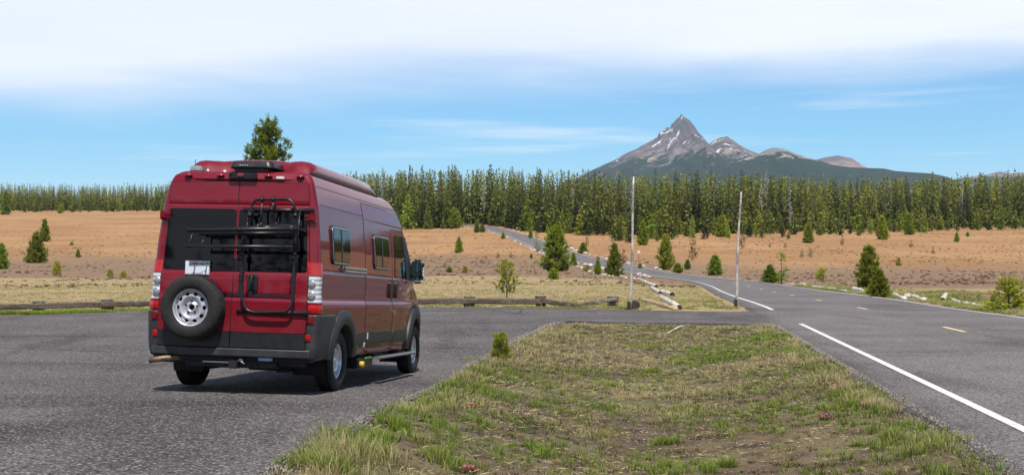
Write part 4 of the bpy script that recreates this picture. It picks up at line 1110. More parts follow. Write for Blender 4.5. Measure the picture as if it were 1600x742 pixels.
def forest_mesh(name, lst, scale=1.0, thin=1):
    Vs, Fs, va, ti = [], [], [], []; n = 0; TV, TF = [], []; tn = 0
    for row, X, Y, H, kind, rot, wd in lst:
        src = rr.choice(ROUND if kind == 'round' else PROTO)[2]; H0 = 10 if kind == 'round' else 20
        V, Fq, var, tip = src; k = H/H0; c, s = math.cos(rot), math.sin(rot)
        sel = np.arange(rr.randrange(3), len(V)//4, 3); V = V.reshape(-1, 4, 3)[sel]; mid = V.mean(1, keepdims=True); V = (mid+(V-mid)*1.6).reshape(-1, 3)
        v2 = np.stack([(V[:, 0]*c-V[:, 1]*s)*k*wd+X, (V[:, 0]*s+V[:, 1]*c)*k*wd+Y, V[:, 2]*k+float(Gz(X, Y))], -1)
        Vs.append(v2); Fs.append(np.arange(len(v2)).reshape(-1, 4)+n); n += len(v2)
        va.append(np.clip(var.reshape(-1, 4)[sel].ravel()*rr.uniform(.6, 1.3)+(rr.uniform(.0, .15)), 0, 1)); ti.append(tip.reshape(-1, 4)[sel].ravel()*rr.uniform(.3, 1.5)+(.55 if kind == 'dead' else 0))
        r = .2; b = float(Gz(X, Y)); q = np.array([(X-r, Y, b-.2), (X+r, Y, b-.2), (X, Y+r, b-.2), (X, Y, b+H*.85)]); TV.append(q); TF.append(np.array([(0, 1, 3), (1, 2, 3), (2, 0, 3)])+tn); tn += 4
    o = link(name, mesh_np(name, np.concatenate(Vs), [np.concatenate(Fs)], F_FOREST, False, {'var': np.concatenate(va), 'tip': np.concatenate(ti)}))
    t_ = link('trunks', mesh_np('trunks', np.concatenate(TV), [np.concatenate(TF)], BARK), o); t_['kind'] = 'stuff'
    return o
fo = forest_mesh('forest', stuff); tag(fo, 'dense dark conifer forest massed behind the front trees of the meadow', 'forest', kind='stuff')
back = []
for k in range(260):
    a = math.radians(rr.uniform(115, 245)); r = rr.uniform(52, 95); X, Y = r*math.sin(a), r*math.cos(a); back.append((0, X, Y, rr.uniform(13, 20), 'spire', rr.uniform(0, 6), rr.uniform(1.3, 1.8)))
fb = forest_mesh('forest', back); tag(fb, 'conifer forest standing behind the viewpoint of the parking lot', 'forest', kind='stuff')

# ---- trees and shrubs out in the meadow
def mk_pine(seed, H, W, mat, **k):
    r = np.random.default_rng(seed); d_ = pine(r, H, W, **k); return (crown_mesh('crown', d_, mat), limbs_mesh('trunk', H, .02*H, d_[4], BARK, .006*H)), H
mrng = np.random.default_rng(3)
MP = {'a': [mk_pine(100+i, 4, 2.2, F_PINE, nb=80, tufts=7, nl=.34, per=8, nw=.45, shape=.9, low=.02) for i in range(3)],
      'b': [mk_pine(120+i, 4, 3.6, F_PINE, nb=80, tufts=9, nl=.36, per=8, nw=.45, shape=.62, low=.02) for i in range(3)],
      'd': [mk_pine(200+i, 4, 2.6, F_PINE, nb=100, tufts=9, nl=.24, per=15, nw=.26, shape=[.8, .62, .7][i], low=.02) for i in range(3)],
      'y': [mk_pine(140+i, 4, 3.0, F_YEL, nb=60, tufts=8, nl=.28, per=12, nw=.26, shape=.5, open_=.15) for i in range(2)],
      'r': [mk_pine(160+i, 4, 2.4, F_BROWN, nb=30, tufts=5, nl=.34, per=5, nw=.3, shape=.6, open_=.25) for i in range(2)],
      's': [mk_pine(180+i, 4, 2.0, F_PINE, nb=26, tufts=5, nl=.32, per=6, nw=.35, shape=.6, open_=.35) for i in range(2)]}
def field_tree(px, by, ty, wpx, cls, label, cat='tree', group=None, name=None, proto=None):
    X, Y = unproj(px, by); H = (by-ty)*Y/F; Wd = wpx*Y/F
    (cm, tm), H0 = proto or MP[cls][int(abs(px)*7) % len(MP[cls])]
    w0_ = {'a': 2.2, 'b': 3.6, 'd': 2.6, 'y': 3.0, 'r': 2.4, 's': 2.0}.get(cls, 2.2)
    nm = name or {'a': 'pine_tree', 'd': 'pine_tree', 'b': 'pine_shrub', 'y': 'pine_sapling', 'r': 'pine_sapling', 's': 'pine_tree'}[cls]
    t = place_tree(nm, (cm, tm), X, Y, H, H0, label, group, cat, rot=px % 6, wide=1.0)
    k = H/H0; t.scale = (Wd*1.12/w0_, Wd*1.12/w0_, k*1.04); return t
FT = [
 (57, 411, 363, 32, 'd', 'bushy green pine, taller of the two close pines in the left meadow', 'tree'),
 (70, 377, 344, 16, 'a', 'slim dark pine right behind the bushy one in the left meadow', 'tree'),
 (2, 421, 380, 24, 'd', 'green pine cut by the left edge of the picture', 'tree'),
 (9, 335, 299, 14, 'a', 'dark pine standing forward of the forest at the far left', 'tree'),
 (94, 333, 321, 8, 'a', 'small green pine at the brow of the left meadow', 'tree'),
 (122, 402, 389, 7, 'a', 'tiny dark pine alone on the grey part of the left meadow', 'sapling'),
 (112, 383, 378, 6, 'b', 'dark low shrub on the bare slope above the tiny pine', 'shrub'),
 (89, 431, 407, 15, 'y', 'thin yellow sapling at the edge of the dry grass, left of the two low bushes', 'sapling'),
 (172, 431, 420, 12, 'y', 'left one of two low yellow-green bushes left of the van', 'shrub'),
 (193, 434, 422, 12, 'y', 'low yellow-green bush nearest the left side of the van', 'shrub'),
 (717, 394, 371, 12, 'a', 'small dark pine alone on the bare slope right of the van roof', 'tree'),
 (695, 418, 410, 7, 'r', 'small brownish shrub up the slope from the low green bush right of the mirror', 'shrub'),
 (702, 425, 417, 11, 'b', 'low dark green bush right of the van mirror', 'shrub'),
 (727, 426, 415, 9, 'y', 'small yellow shrub between the low green bush and the yellow sapling', 'shrub'),
 (748, 430, 423, 9, 'r', 'low rusty shrub just left of the yellow sapling', 'shrub'),
 (778, 403, 394, 6, 'r', 'left of two tiny rusty saplings on the slope left of the big roadside pine', 'sapling'),
 (798, 403, 393, 6, 'r', 'right of two tiny rusty saplings on the slope left of the big roadside pine', 'sapling'),
 (830, 403, 396, 5, 'a', 'tiny dark sapling just left of the big roadside pine', 'sapling'),
 (868, 424, 352, 42, 'd', 'big full green pine left of the road bend, tallest in the meadow', 'tree'),
 (865, 436, 419, 17, 'b', 'round yellowish-green bush at the foot of the big roadside pine', 'shrub'),
 (839, 393, 364, 12, 's', 'thin dark pine at the road edge just left of the big roadside pine', 'tree'),
 (896, 414, 395, 11, 'a', 'small green pine just right of the big roadside pine', 'tree'),
 (829, 372, 356, 7, 'a', 'small pine beyond the road above the thin dark pine', 'tree'),
 (786, 373, 363, 7, 'b', 'small light green bush left of the far stretch of road', 'shrub'),
 (753.5, 363, 350, 9, 'b', 'light green bush at the left road edge where the road enters the forest', 'shrub'),
 (745, 363, 344, 9, 'a', 'light green pine beside the bush where the road enters the forest', 'tree'),
 (708, 357, 326, 26, 'b', 'broad round green pine at the forest foot left of the road', 'tree'),
 (917, 385, 370, 8, 'r', 'brownish young pine on the slope beyond the road, upper one of a pair', 'tree'),
 (911, 396, 379, 14, 'a', 'dark young pine beyond the road, lower one of a pair', 'tree'),
 (917, 424, 413, 12, 'y', 'low light green bush on the verge left of the road', 'shrub'),
 (934, 428, 406, 12, 'a', 'small slim pine standing at the left road edge', 'tree'),
 (960, 431, 380, 29, 'd', 'bright green pine in front of the road, left of the tall pale pole', 'tree'),
 (974, 413, 390, 13, 'r', 'dark rusty pine just behind the bright green pine and left of the pole', 'tree'),
 (1004.5, 382, 345, 17, 'a', 'dark pine standing forward of the forest just right of the left pole', 'tree'),
 (1000, 419, 411, 7, 'b', 'tiny green shrub beyond the road right of the left pole', 'shrub'),
 (1040, 420, 367, 27, 'd', 'tall dark pine at the far road edge between the two poles', 'tree'),
 (1083, 407, 374, 15, 'r', 'sparse rusty pine right of the tall dark pine between the poles', 'tree'),
 (1074.5, 420, 405, 10, 'b', 'small dark bush below the sparse rusty pine', 'shrub'),
 (1059, 426, 411, 16, 'b', 'green bush at the far road edge right of the tall dark pine', 'shrub'),
 (1117, 430, 398, 23, 'd', 'bright green bushy pine at the far road edge left of the right pole', 'tree'),
 (1128, 370, 337, 18, 'a', 'dark green pine forward of the forest left of the right pole', 'tree'),
 (1158.5, 389, 361, 14, 'r', 'brownish pine out in the meadow directly behind the right pole', 'tree'),
 (1203, 367, 333, 14, 's', 'slim open pine forward of the forest right of the right pole', 'tree'),
 (1203, 387, 379, 5, 'r', 'tiny rusty sapling below the slim open pine', 'sapling'),
 (1232, 372, 364, 6, 'b', 'tiny dark bush near the forest foot', 'shrub'),
 (1227, 387, 379, 6, 'r', 'tiny rusty sapling above the green bush pair', 'sapling'),
 (1221, 440, 395, 25, 's', 'open tiered young pine behind the round bush right of the right pole', 'tree'),
 (1203, 441, 413, 28, 'd', 'round green bush at the far road edge right of the right pole', 'shrub'),
 (1253, 403, 391, 8, 'r', 'left of two small rusty saplings in the middle of the right meadow', 'sapling'),
 (1266.5, 402, 388, 9, 'r', 'right of two small rusty saplings in the middle of the right meadow', 'sapling'),
 (1263, 379, 351, 15, 'a', 'dark pine in the right meadow nearest above the small rusty saplings', 'tree'),
 (1283, 438, 418, 18, 'y', 'light green low bush alone beside the road left of the two large pines', 'shrub'),
 (1316, 383, 367, 7, 'r', 'tiny brown sapling on the bare slope above the two large roadside pines', 'sapling'),
 (1342, 368, 360, 7, 'b', 'tiny bush near the forest above the two large roadside pines', 'shrub'),
 (1378.5, 374, 338, 17, 'a', 'dark pine standing well forward of the forest above the two large roadside pines', 'tree'),
 (1420, 366, 334, 17, 'a', 'dark pine forward of the forest, right of the lone darkest one', 'tree'),
 (1423.5, 386, 376, 7, 'r', 'tiny rusty shrub below the forward dark pine', 'sapling'),
 (1458, 397, 385, 6, 'r', 'small thin brown sapling in the bare right meadow', 'sapling'),
 (1495, 378, 363, 8, 'a', 'small upright dark pine alone in the right meadow', 'tree'),
 (1512, 369, 362, 5, 'b', 'tiny bush right of the small upright dark pine', 'shrub'),
 (1404, 415, 402, 10, 'y', 'small pale green sapling on the bare ground right of the two large roadside pines', 'sapling'),
 (1357, 449, 383, 38, 'd', 'large green pine behind the roadside bush on the right', 'tree'),
 (1374, 463, 420, 37, 'd', 'full yellowish-green bush at the road edge in front of the large pine', 'shrub'),
 (1576, 485, 432, 66, 'y', 'spreading yellow-green bush at the right picture edge beside the road', 'shrub'),
]
for t in FT: field_tree(*t[:5], t[5], t[6])
# tall pine behind the van
(tp_, H0) = mk_pine(77, 8.6, 3.7, F_PINE, nb=140, tufts=12, nl=.23, per=26, nw=.17, shape=.5, up=.6)
X0_, Y0_ = (418-CX)/F*58, 58.0
tb = place_tree('pine_tree', tp_, X0_, Y0_, 1, 1, 'tall green pine whose crown rises above the roof of the red van', None); hb = CAMZ+(CY-175)/F*58-float(Gz(X0_, Y0_)); tb.scale = (1.0, 1.0, hb/8.6)
# yellow sapling beyond the fence
(tp_, H0) = mk_pine(31, 1.45, 1.0, F_YEL, nb=34, tufts=5, nl=.085, per=26, nw=.26, shape=.42, open_=.2, low=.16, up=.7)
X_, Y_ = unproj(792, 463.5); t = place_tree('pine_sapling', tp_, X_, Y_, 1, 1, 'open yellow-green pine sapling just beyond the log fence', None, 'sapling'); hh = (463.5-403)/F*Y_; t.scale = (hh/1.45*1.0, hh/1.45*1.0, hh/1.45)
# small bright sapling on the lot edge in front
def brush_sapling(seed, H, W, nb, mat):
    return mk_pine(seed, H, W, mat, nb=nb, tufts=6, nl=.06, per=110, nw=.055, shape=.55, up=.9, low=.02)
(tp_, H0) = brush_sapling(5, .48, .42, 22, mat_foliage('fresh_pine_needles', (.14, .20, .015), (.32, .36, .025), (.58, .46, .035), 0))
X_, Y_ = unproj(782, 560.5); t = place_tree('pine_sapling', tp_, X_, Y_, 1, 1, 'knee-high bright green pine sapling at the edge of the asphalt in front of the van', None, 'sapling'); t.scale = (1, 1, 1.03)

# ------------------------------------------------------------------ mountains
def mat_mountain(name, z0, z1, rock, snow, forest_amt):
    a = NT(name); co = a.coord(); sz = a.n('ShaderNodeSeparateXYZ'); a.l(co, sz.inputs[0])
    hgt = a.smooth(sz.outputs[2], z0, z1)
    geo = a.n('ShaderNodeNewGeometry'); sn = a.n('ShaderNodeSeparateXYZ'); a.l(geo.outputs['Normal'], sn.inputs[0])
    nb = a.noise(co, .0035, 6, .6, .5); nf = a.noise(co, .016, 6, .75); nv = a.noise(a.coord('Object', (1, 1, .25), (0, .5, 0)), .008, 6, .7, 1.0)
    r = a.mix(a.smooth(nv, .38, .62), rock[0], rock[1]); r = a.mix(a.smooth(nb, .42, .62), r, rock[2])
    r = a.mix(a.math('MULTIPLY', a.smooth(nf, .5, .62), .6), r, (.10, .085, .085))
    tan = a.math('MULTIPLY', a.smooth(nb, .5, .6), a.smooth(hgt, .75, .3)); r = a.mix(a.math('MULTIPLY', tan, .7), r, (.40, .32, .24)); r = a.mix(a.math('MULTIPLY', a.smooth(hgt, .62, .88), .7), r, a.mix(nf, (.06, .065, .075), (.15, .14, .145)))
    sm = a.math('MULTIPLY', a.smooth(a.noise(co, .006, 5, .7, .8), .60, .63), a.smooth(hgt, .08, .3)); sm = a.math('MULTIPLY', sm, snow)
    r = a.mix(sm, r, (.85, .86, .88))
    fm = a.math('ADD', a.math('MULTIPLY', a.math('SUBTRACT', forest_amt, hgt), 2.2), a.math('MULTIPLY', a.math('SUBTRACT', nf, .5), 4.2)); fm = a.math('ADD', fm, a.math('MULTIPLY', a.math('SUBTRACT', nb, .5), 1.4))
    c = a.mix(a.smooth(fm, -.02, .12), r, a.mix(nf, (.009, .020, .017), (.055, .078, .055)))
    a.set(Base_Color=c, Roughness=.95); a.p.inputs['Specular IOR Level'].default_value = .1
    a.bump(a.math('ADD', nf, nv), .5, 18)
    return a.m
def mountain(name, D0, sil, mat, depth=2600, seed=1, rough=1.0, apex=None):
    px = np.arange(sil[0][0], sil[-1][0]+.1, 1.1); k_ = np.linspace(-.5, 1, 110)
    sy = np.array(sil, float); sy = np.vstack([[sy[0, 0]-60, 390], sy, [sy[-1, 0]+60, 390]]); px = np.arange(sy[0, 0], sy[-1, 0]+.1, 1.1)
    zr = lambda p: (CY-np.interp(p, sy[:, 0], sy[:, 1]))/F*D0 + CAMZ
    base = -10.0
    Pp, K = np.meshgrid(px, k_); dd = K*depth
    X0 = (Pp-CX)/F*D0
    # gullies run downhill: shift the silhouette lookup away from the summit as the slope descends
    wob = (fbm(X0, dd, 420, seed, 5)-.5)*2
    sp_ = np.interp(Pp, [sy[0, 0], sy[-1, 0]], [0, 1])
    ax = apex if apex else float(sy[np.argmin(sy[:, 1]), 0])
    look = ax+(Pp-ax)*(1+.55*np.abs(K))+wob*24*np.abs(K)
    Z = zr(np.clip(look, sy[0, 0], sy[-1, 0]))
    H = Z-base; rid = 1-np.abs(fbm(X0*1.0+dd*.35, dd*.55, 300, seed+5, 5)*2-1)
    Z = base+H*(1-np.abs(K)**.85*1.02)+(rid-.62)*rough*70*np.clip(np.abs(K)*6, 0, 1)*(1-np.clip(np.abs(K)-.8, 0, .2)*5)*np.clip(H/200, 0, 1)
    Z += (fbm(X0, dd, 90, seed+9, 3)-.5)*26*rough*np.clip(np.abs(K)*10, .12, 1)*np.clip(H/150, 0, 1)
    Z = np.where(np.abs(K) > .97, np.minimum(Z, base-60), Z)
    V = np.stack([X0, D0-dd, Z], -1).reshape(-1, 3); n = len(px); m_ = len(k_)
    i = np.arange(m_-1)[:, None]*n; j = np.arange(n-1)[None]
    o = link(name, mesh_np(name, V, [np.stack([i+j, i+j+1, i+n+j+1, i+n+j], -1).reshape(-1, 4)[:, ::-1]], mat, False)); tag(o, kind='structure'); return o
ROCK = ((.10, .088, .092), (.24, .205, .195), (.17, .125, .118))
z_of = lambda y, D: (CY-y)/F*D
S1 = [(880, 284), (905, 276), (922, 266), (940, 258), (956.6, 250.6), (966, 246), (975.5, 240), (985, 235), (994, 231.7), (1004, 225), (1013, 220.4), (1020, 217), (1026.4, 212.8), (1029, 208), (1032, 204.5), (1038, 201), (1042, 197), (1047, 197), (1050, 192), (1053, 190), (1057, 185), (1062, 181), (1065, 176), (1067, 179), (1070, 181), (1075.5, 184.5), (1079, 188), (1082, 192), (1085, 195.8), (1088, 201), (1092.5, 207), (1096, 210), (1100, 215), (1104, 220), (1106.8, 225), (1112, 221), (1117, 217.4), (1126.4, 212.8), (1131, 212.5), (1136, 211), (1140, 214), (1145, 216.6), (1152, 222), (1160.4, 227.2), (1170, 232), (1183, 237.4), (1210, 248), (1250, 262), (1300, 280)]
mountain('mountain', 6200, S1, mat_mountain('mountain_rock', z_of(285, 6200), z_of(180, 6200), ROCK, 1.0, .24), 2300, 4, 1.0, 1068)
S2 = [(1090, 285), (1130, 262), (1160, 248), (1187, 238.5), (1198, 232.5), (1206, 230), (1213, 229), (1224.5, 230.6), (1239.6, 237.4), (1250, 241), (1262, 245), (1277, 248.7), (1300, 256), (1330, 260), (1382, 262), (1401, 266), (1430, 268), (1457, 270), (1480, 275), (1500, 284)]
mountain('forested_hill', 5000, S2, mat_mountain('forested_hill_rock', z_of(285, 5000), z_of(225, 5000), ((.42, .36, .29), (.34, .28, .24), (.48, .42, .35)), .3, .78), 1500, 9, .7, 1213)
S3 = [(1240, 275), (1262, 256), (1278, 247.5), (1292, 244), (1310, 241.5), (1320, 244), (1331, 246), (1340, 252.4), (1355, 261), (1380, 272), (1400, 284)]
mountain('far_hill', 7600, S3, mat_mountain('far_hill_rock', z_of(285, 7600), z_of(238, 7600), ((.26, .17, .16), (.34, .24, .22), (.20, .13, .13)), .1, .12), 1300, 15, .8, 1310)
S4 = [(1470, 284), (1510, 276), (1540, 272), (1563, 267), (1580, 270), (1605, 268), (1630, 274), (1660, 284)]
mountain('far_hill', 7600, S4, mat_mountain('far_ridge_rock', z_of(285, 7600), z_of(262, 7600), ((.20, .14, .13), (.26, .19, .17), (.16, .12, .12)), .0, .3), 1200, 21, .6, 1563)

# air
bmh = bmesh.new(); box(bmh, (0, 0, 500), (18400, 18400, 1080))
hz = NT('haze_air'); hz.t.nodes.remove(hz.p); hv = hz.n('ShaderNodeVolumePrincipled'); hv.inputs['Color'].default_value = (.62, .80, 1.0, 1); hv.inputs['Density'].default_value = .000040; hv.inputs['Anisotropy'].default_value = .1
hz.l(hv.outputs[0], hz.out.inputs['Volume'])
tag(obj_bm('haze', bmh, hz.m), kind='stuff')

# ------------------------------------------------------------------ log fence, poles, logs, rocks, signs
WOODM = NT('weathered_fence_wood'); _c = WOODM.coord('Object', (1, 1, 6)); _q = WOODM.noise(_c, 5, 6, .7, .6); _q2 = WOODM.noise(WOODM.coord(), 2.2, 4, .6)
WOODM.set(Base_Color=WOODM.mix(WOODM.smooth(_q2, .55, .75), WOODM.mix(WOODM.smooth(_q, .35, .65), (.05, .038, .03), (.17, .135, .105)), (.34, .31, .27)), Roughness=.9); WOODM.bump(_q, .6, .02); WOODM = WOODM.m
WHITEWOOD = NT('bleached_log_wood'); _q = WHITEWOOD.noise(WHITEWOOD.coord('Object', (1, 1, 1)), 3.5, 6, .7, .5)
WHITEWOOD.set(Base_Color=WHITEWOOD.mix(WHITEWOOD.smooth(_q, .36, .54), (.18, .14, .11), (.68, .63, .57)), Roughness=.9); WHITEWOOD.bump(_q, .5, .02); WHITEWOOD = WHITEWOOD.m
TANWOOD = simple('straw_coloured_log', (.46, .33, .17), .85, var=.22, scale=4)
DARKEND = simple('dark_log_end', (.06, .045, .035), .95, var=.4, scale=12)
ROCKM = simple('pale_roadside_rock', (.55, .50, .45), .9, var=.28, scale=5)
def beam(name, a, b, w_, h_, mat, parent, seed=0, seg=9, sag=0.0):
    """rough hewn timber between two points"""
    r = random.Random(seed); a, b = Vector(a), Vector(b); ax = (b-a).normalized(); sd = ax.cross(Vector((0, 0, 1))).normalized(); up = sd.cross(ax)
    bm = bmesh.new(); rows = []; prof = [(-.5, -.35), (-.38, -.5), (.38, -.5), (.5, -.35), (.5, .35), (.38, .5), (-.38, .5), (-.5, .35)]
    for i in range(seg):
        t = i/(seg-1); c = a+(b-a)*t+Vector((0, 0, -sag*math.sin(math.pi*t)+r.uniform(-.008, .008)))
        rows.append([bm.verts.new(c+sd*p[0]*w_*r.uniform(.92, 1.08)+up*p[1]*h_*r.uniform(.92, 1.08)) for p in prof])
    for A, B in zip(rows[:-1], rows[1:]):
        for k in range(8): bm.faces.new((A[k], A[(k+1) % 8], B[(k+1) % 8], B[k]))
    bm.faces.new(rows[0]); bm.faces.new(rows[-1][::-1]); return obj_bm(name, bm, mat, parent, auto=30)
def post(parent, X, Y, w_=.33, h=.42, seed=0, tilt=0.0):
    z = float(Gz(X, Y)); return beam('post', (X, Y, z-.1), (X+tilt, Y+.01, z+h), w_, w_*.9, WOODM, parent, seed, 5)
FE = thing('log_fence', 'low weathered log rail fence along the far edge of the parking lot', 'fence', (*unproj(845, 478), 0))
FE.location.z = 0; FE.location = (0, 0, 0)
pp = {}
for px, py in ((-48, 489), (60, 485.5), (168, 482.5), (733, 478), (845, 478.2), (958, 479)): pp[px] = unproj(px, py)
a_, b_ = pp[168], pp[733]
for k in range(1, 5): pp[168+113*k] = (a_[0]+(b_[0]-a_[0])*k/5, a_[1]+(b_[1]-a_[1])*k/5)
order = sorted(pp); wsc = {-48: .38, 60: .36, 168: .36}
for i, px in enumerate(order): post(FE, *pp[px], w_=wsc.get(px, .32), h=.40+.03*math.sin(px), seed=i, tilt=.01*math.sin(i*2))
for i, (p, q) in enumerate(zip(order[:-1], order[1:])):
    (x0, y0), (x1, y1) = pp[p], pp[q]; z0, z1 = float(Gz(x0, y0)), float(Gz(x1, y1)); of = -.19
    if p == 845:
        xm, ym = x0+(x1-x0)*.50, y0+(y1-y0)*.5-.15; zm = float(Gz(xm, ym))
        beam('rail', (x0+.05, y0+of, z0+.24), (xm, ym+of*.3, zm+.09), .15, .17, WOODM, FE, 50+i); beam('rail', (xm-.12, ym+of*.3-.16, zm+.08), (x1+.12, y1+of, z1+.33), .13, .12, WOODM, FE, 60+i)
    else:
        beam('rail', (x0-.02, y0+of, z0+.225), (x1-.02, y1+of, z1+.225), .17, .19 if p > 400 else .2, WOODM, FE, 70+i)
# pale poles
POLEM = simple('peeled_pole_wood', (.52, .47, .43), .85, var=.28, scale=4)
def pole(bx, by, tx, ty, r0, r1, label, knots):
    X, Y = unproj(bx, by); z = float(Gz(X, Y)); H = (by-ty)*Y/F+.05; dx = (tx-bx)*Y/F; o = thing('snow_pole', label, 'pole', (X, Y, z))
    pts = []; n = 13; rs = []
    for i in range(n):
        t = i/(n-1); pts.append((dx*t+.03*math.sin(t*5+knots), .02*math.sin(t*7), -.15+(H+.15)*t)); rs.append(r0+(r1-r0)*t+.004*math.sin(i*4.1))
    obj_bm('shaft', tube(pts, rs, 9), POLEM, o, smooth=True)
    obj_bm('base_post', tube([(-.0, 0, -.15), (0, 0, .30)], r0*1.25, 8), DARKEND, o)
    return o
pole(983, 483, 991.5, 276, .052, .030, 'tall thin pale wooden pole by the end of the fence, taller of the two', 0)
pole(1150, 478, 1157.5, 300, .056, .034, 'tall thin pale wooden pole at the left edge of the road, shorter of the two', 2)
# stump and logs beside the lot
def log(p0, p1, r, mat, label, name='log', cat='log', group=None, end=True, r1=None, lift=.6, seg=9):
    r *= .78
    (x0, y0), (x1, y1) = unproj(*p0), unproj(*p1); z0, z1 = float(Gz(x0, y0))+r*lift, float(Gz(x1, y1))+(r1 or r)*lift
    c = Vector(((x0+x1)/2, (y0+y1)/2, (z0+z1)/2)); o = thing(name, label, cat, c, group=group)
    a, b = Vector((x0, y0, z0))-c, Vector((x1, y1, z1))-c; rr_ = random.Random(int(p0[0]*13)); n = 8
    pts = [a+(b-a)*i/(n-1)+Vector((rr_.uniform(-.1, .1), rr_.uniform(-.1, .1), rr_.uniform(-.05, .05)))*r for i in range(n)]
    rs = [(r+((r1 or r)-r)*i/(n-1))*(rr_.uniform(.86, 1.1) if end else rr_.uniform(.62, 1.2)) for i in range(n)]
    obj_bm('bole', tube(pts, rs, 10), mat, o, smooth=True)
    if end:
        d_ = (b-a).normalized(); near_ = b if b.y < a.y else a; sg = 1 if b.y < a.y else -1; rr2 = rs[-1] if sg > 0 else rs[0]
        e = pts[-1] if sg > 0 else pts[0]
        obj_bm('cut_end', tube([e-d_*sg*.02, e+d_*sg*.025], rr2*.93, 12), DARKEND, o)
    return o
X_, Y_ = unproj(992.5, 481.5); st_ = thing('stump', 'short dark round stump right of the taller pole', 'stump', (X_, Y_, float(Gz(X_, Y_))))
obj_bm('bole', tube([(0, .45, .14), (0, .0, .17), (0, -.05, .17)], [.15, .165, .15], 14), WOODM, st_, smooth=True); obj_bm('cut_end', tube([(0, -.05, .17), (0, -.075, .17)], .14, 14), DARKEND, st_)
log((1001, 468.5), (1056, 483), .13, TANWOOD, 'long straw-coloured barkless log lying right of the dark stump', r1=.10, end=False)
log((1033, 465), (1061, 481.5), .15, WHITEWOOD, 'bleached white log lying nearest the lot, beside the straw-coloured log')
log((1034, 457), (1050, 461.5), .20, WHITEWOOD, 'thick white log with a dark round end, second in the row from the lot')
log((1018, 450), (1031, 458), .17, WHITEWOOD, 'white log third in the row from the lot')
log((1017, 445), (1026, 448.5), .20, WHITEWOOD, 'short white log behind the third one in the row')
for (x0, y0, x1, y1, r) in ((1003, 438, 1009, 441.5, .15), (1007, 440, 1014, 443, .15), (996, 435.5, 1003, 438, .15), (985, 433.5, 992, 436, .15), (969, 431.5, 979, 434.5, .18)):
    log((x0, y0), (x1, y1), r, WHITEWOOD, 'short white log piece in the row leading up the road verge', group='white log pieces up the left verge', end=False)
def rock(px, py, w_, label, group, mat=ROCKM, flat=.6, proto=[]):
    X, Y = unproj(px, py)
    if len(proto) < 5:
        bm = bmesh.new(); bmesh.ops.create_icosphere(bm, subdivisions=2, radius=.5); r = random.Random(len(proto)+3)
        for v in bm.verts: v.co *= r.uniform(.8, 1.15); v.co.z = v.co.z*flat+.12
        me = bpy.data.meshes.new('rock'); bm.to_mesh(me); bm.free(); me.materials.append(mat); proto.append(me)
    me = proto[int(px*3+py) % len(proto)]
    o = link('rock', me); o.location = (X, Y, float(Gz(X, Y))); k = w_*Y/F; o.scale = (k, k*.8, k*random.Random(px).uniform(.8, 1.2)); o.rotation_euler = (0, 0, px % 3)
    return tag(o, label, 'rock', group)
rk_r = random.Random(12)
for Y in np.arange(150, 470, 5.5):
    for sg in (-1, 1):
        if rk_r.random() < .8 and (sg < 0 or Y > 190):
            x, y = road_pt(Y+rk_r.uniform(-2, 2), sg*(4.6+rk_r.uniform(0, .6))); px, py = CX+F*x/y, CY-F*(float(S(x, y))-CAMZ)/y
            rock(px, py, rk_r.uniform(.55, 1.2)*F/Y, 'pale rock in the line of stones edging the far road', 'pale rocks lining the far road')
for px, py, w_ in ((903, 417, 7), (908, 419, 8), (914, 421, 7), (922, 424.5, 9), (931, 427.5, 9), (941, 429, 7), (946, 430, 9), (952, 431, 7), (958, 431.5, 6)):
    rock(px, py, w_, 'pale rock in the row along the left verge of the road bend', 'pale rocks along the left verge')
for (x0, y0, x1, y1, r, lb) in ((1227, 443, 1240, 443.5, .09, 'short pale log lying right of the green bush pair by the road'), (1249, 444, 1258, 445, .16, 'small chunky white log left of the flat grey one along the road'), (1270, 448, 1286, 449.5, .13, 'flat grey-white log along the road, third from the bush pair'),
        (1295, 451, 1307, 452, .12, 'narrow white log along the road left of the brown chunk'), (1312, 454, 1323, 455, .12, 'low white log beside the brown chunk along the road'), (1333, 453, 1347, 455.5, .22, 'thick white log left of the large roadside pine'),
        (1388, 458, 1413, 467, .15, 'white log starting at the bush, right of the large pine'), (1413, 464, 1420, 464, .2, 'stubby upright white log piece between two long white logs'), (1418, 462, 1444, 469.5, .17, 'long white log lying slanted on the bank right of the bush'),
        (1484, 468, 1499, 474, .15, 'white log just right of the pale leaning stub'), (1507, 475, 1523, 477.5, .15, 'white log lying left of the spreading yellow-green bush'), (1524, 478, 1537, 480, .13, 'last white log before the spreading yellow-green bush')):
    log((x0, y0), (x1, y1), r, WHITEWOOD, lb, end=False)
log((1473, 471), (1479, 463), .15, WHITEWOOD, 'pale leaning log stub on the road bank', lift=1.2)
log((1305, 450.5), (1312, 452), .14, WOODM, 'dark brown log chunk along the right road edge', end=False)
# small signs far along the road
def sign(px, by, ty, w_, mat, label):
    X, Y = unproj(px, by); o = thing('road_sign', label, 'sign', (X, Y, float(Gz(X, Y)))); H = (by-ty)*Y/F; W_ = w_*Y/F; b = W_*.8
    obj_bm('post', box(bmesh.new(), (0, 0, H/2), (.12, .12, H)), WOODM, o); obj_bm('panel', box(bmesh.new(), (0, -.1, H-b/2), (W_, .06, b)), mat, o); return o
sign(934.5, 409.5, 400.5, 5.5, simple('brown_sign_back', (.13, .07, .045), .7), 'small square brown sign standing beside the bending road')
so = sign(998, 407, 397.5, 4.0, simple('orange_sign_paint', (.55, .16, .07), .6), 'tiny orange and white sign on the bare ground beyond the road')
obj_bm('panel_face', box(bmesh.new(), (0, -.16, 1.75), (.5, .05, .45)), P_WHITE, so)

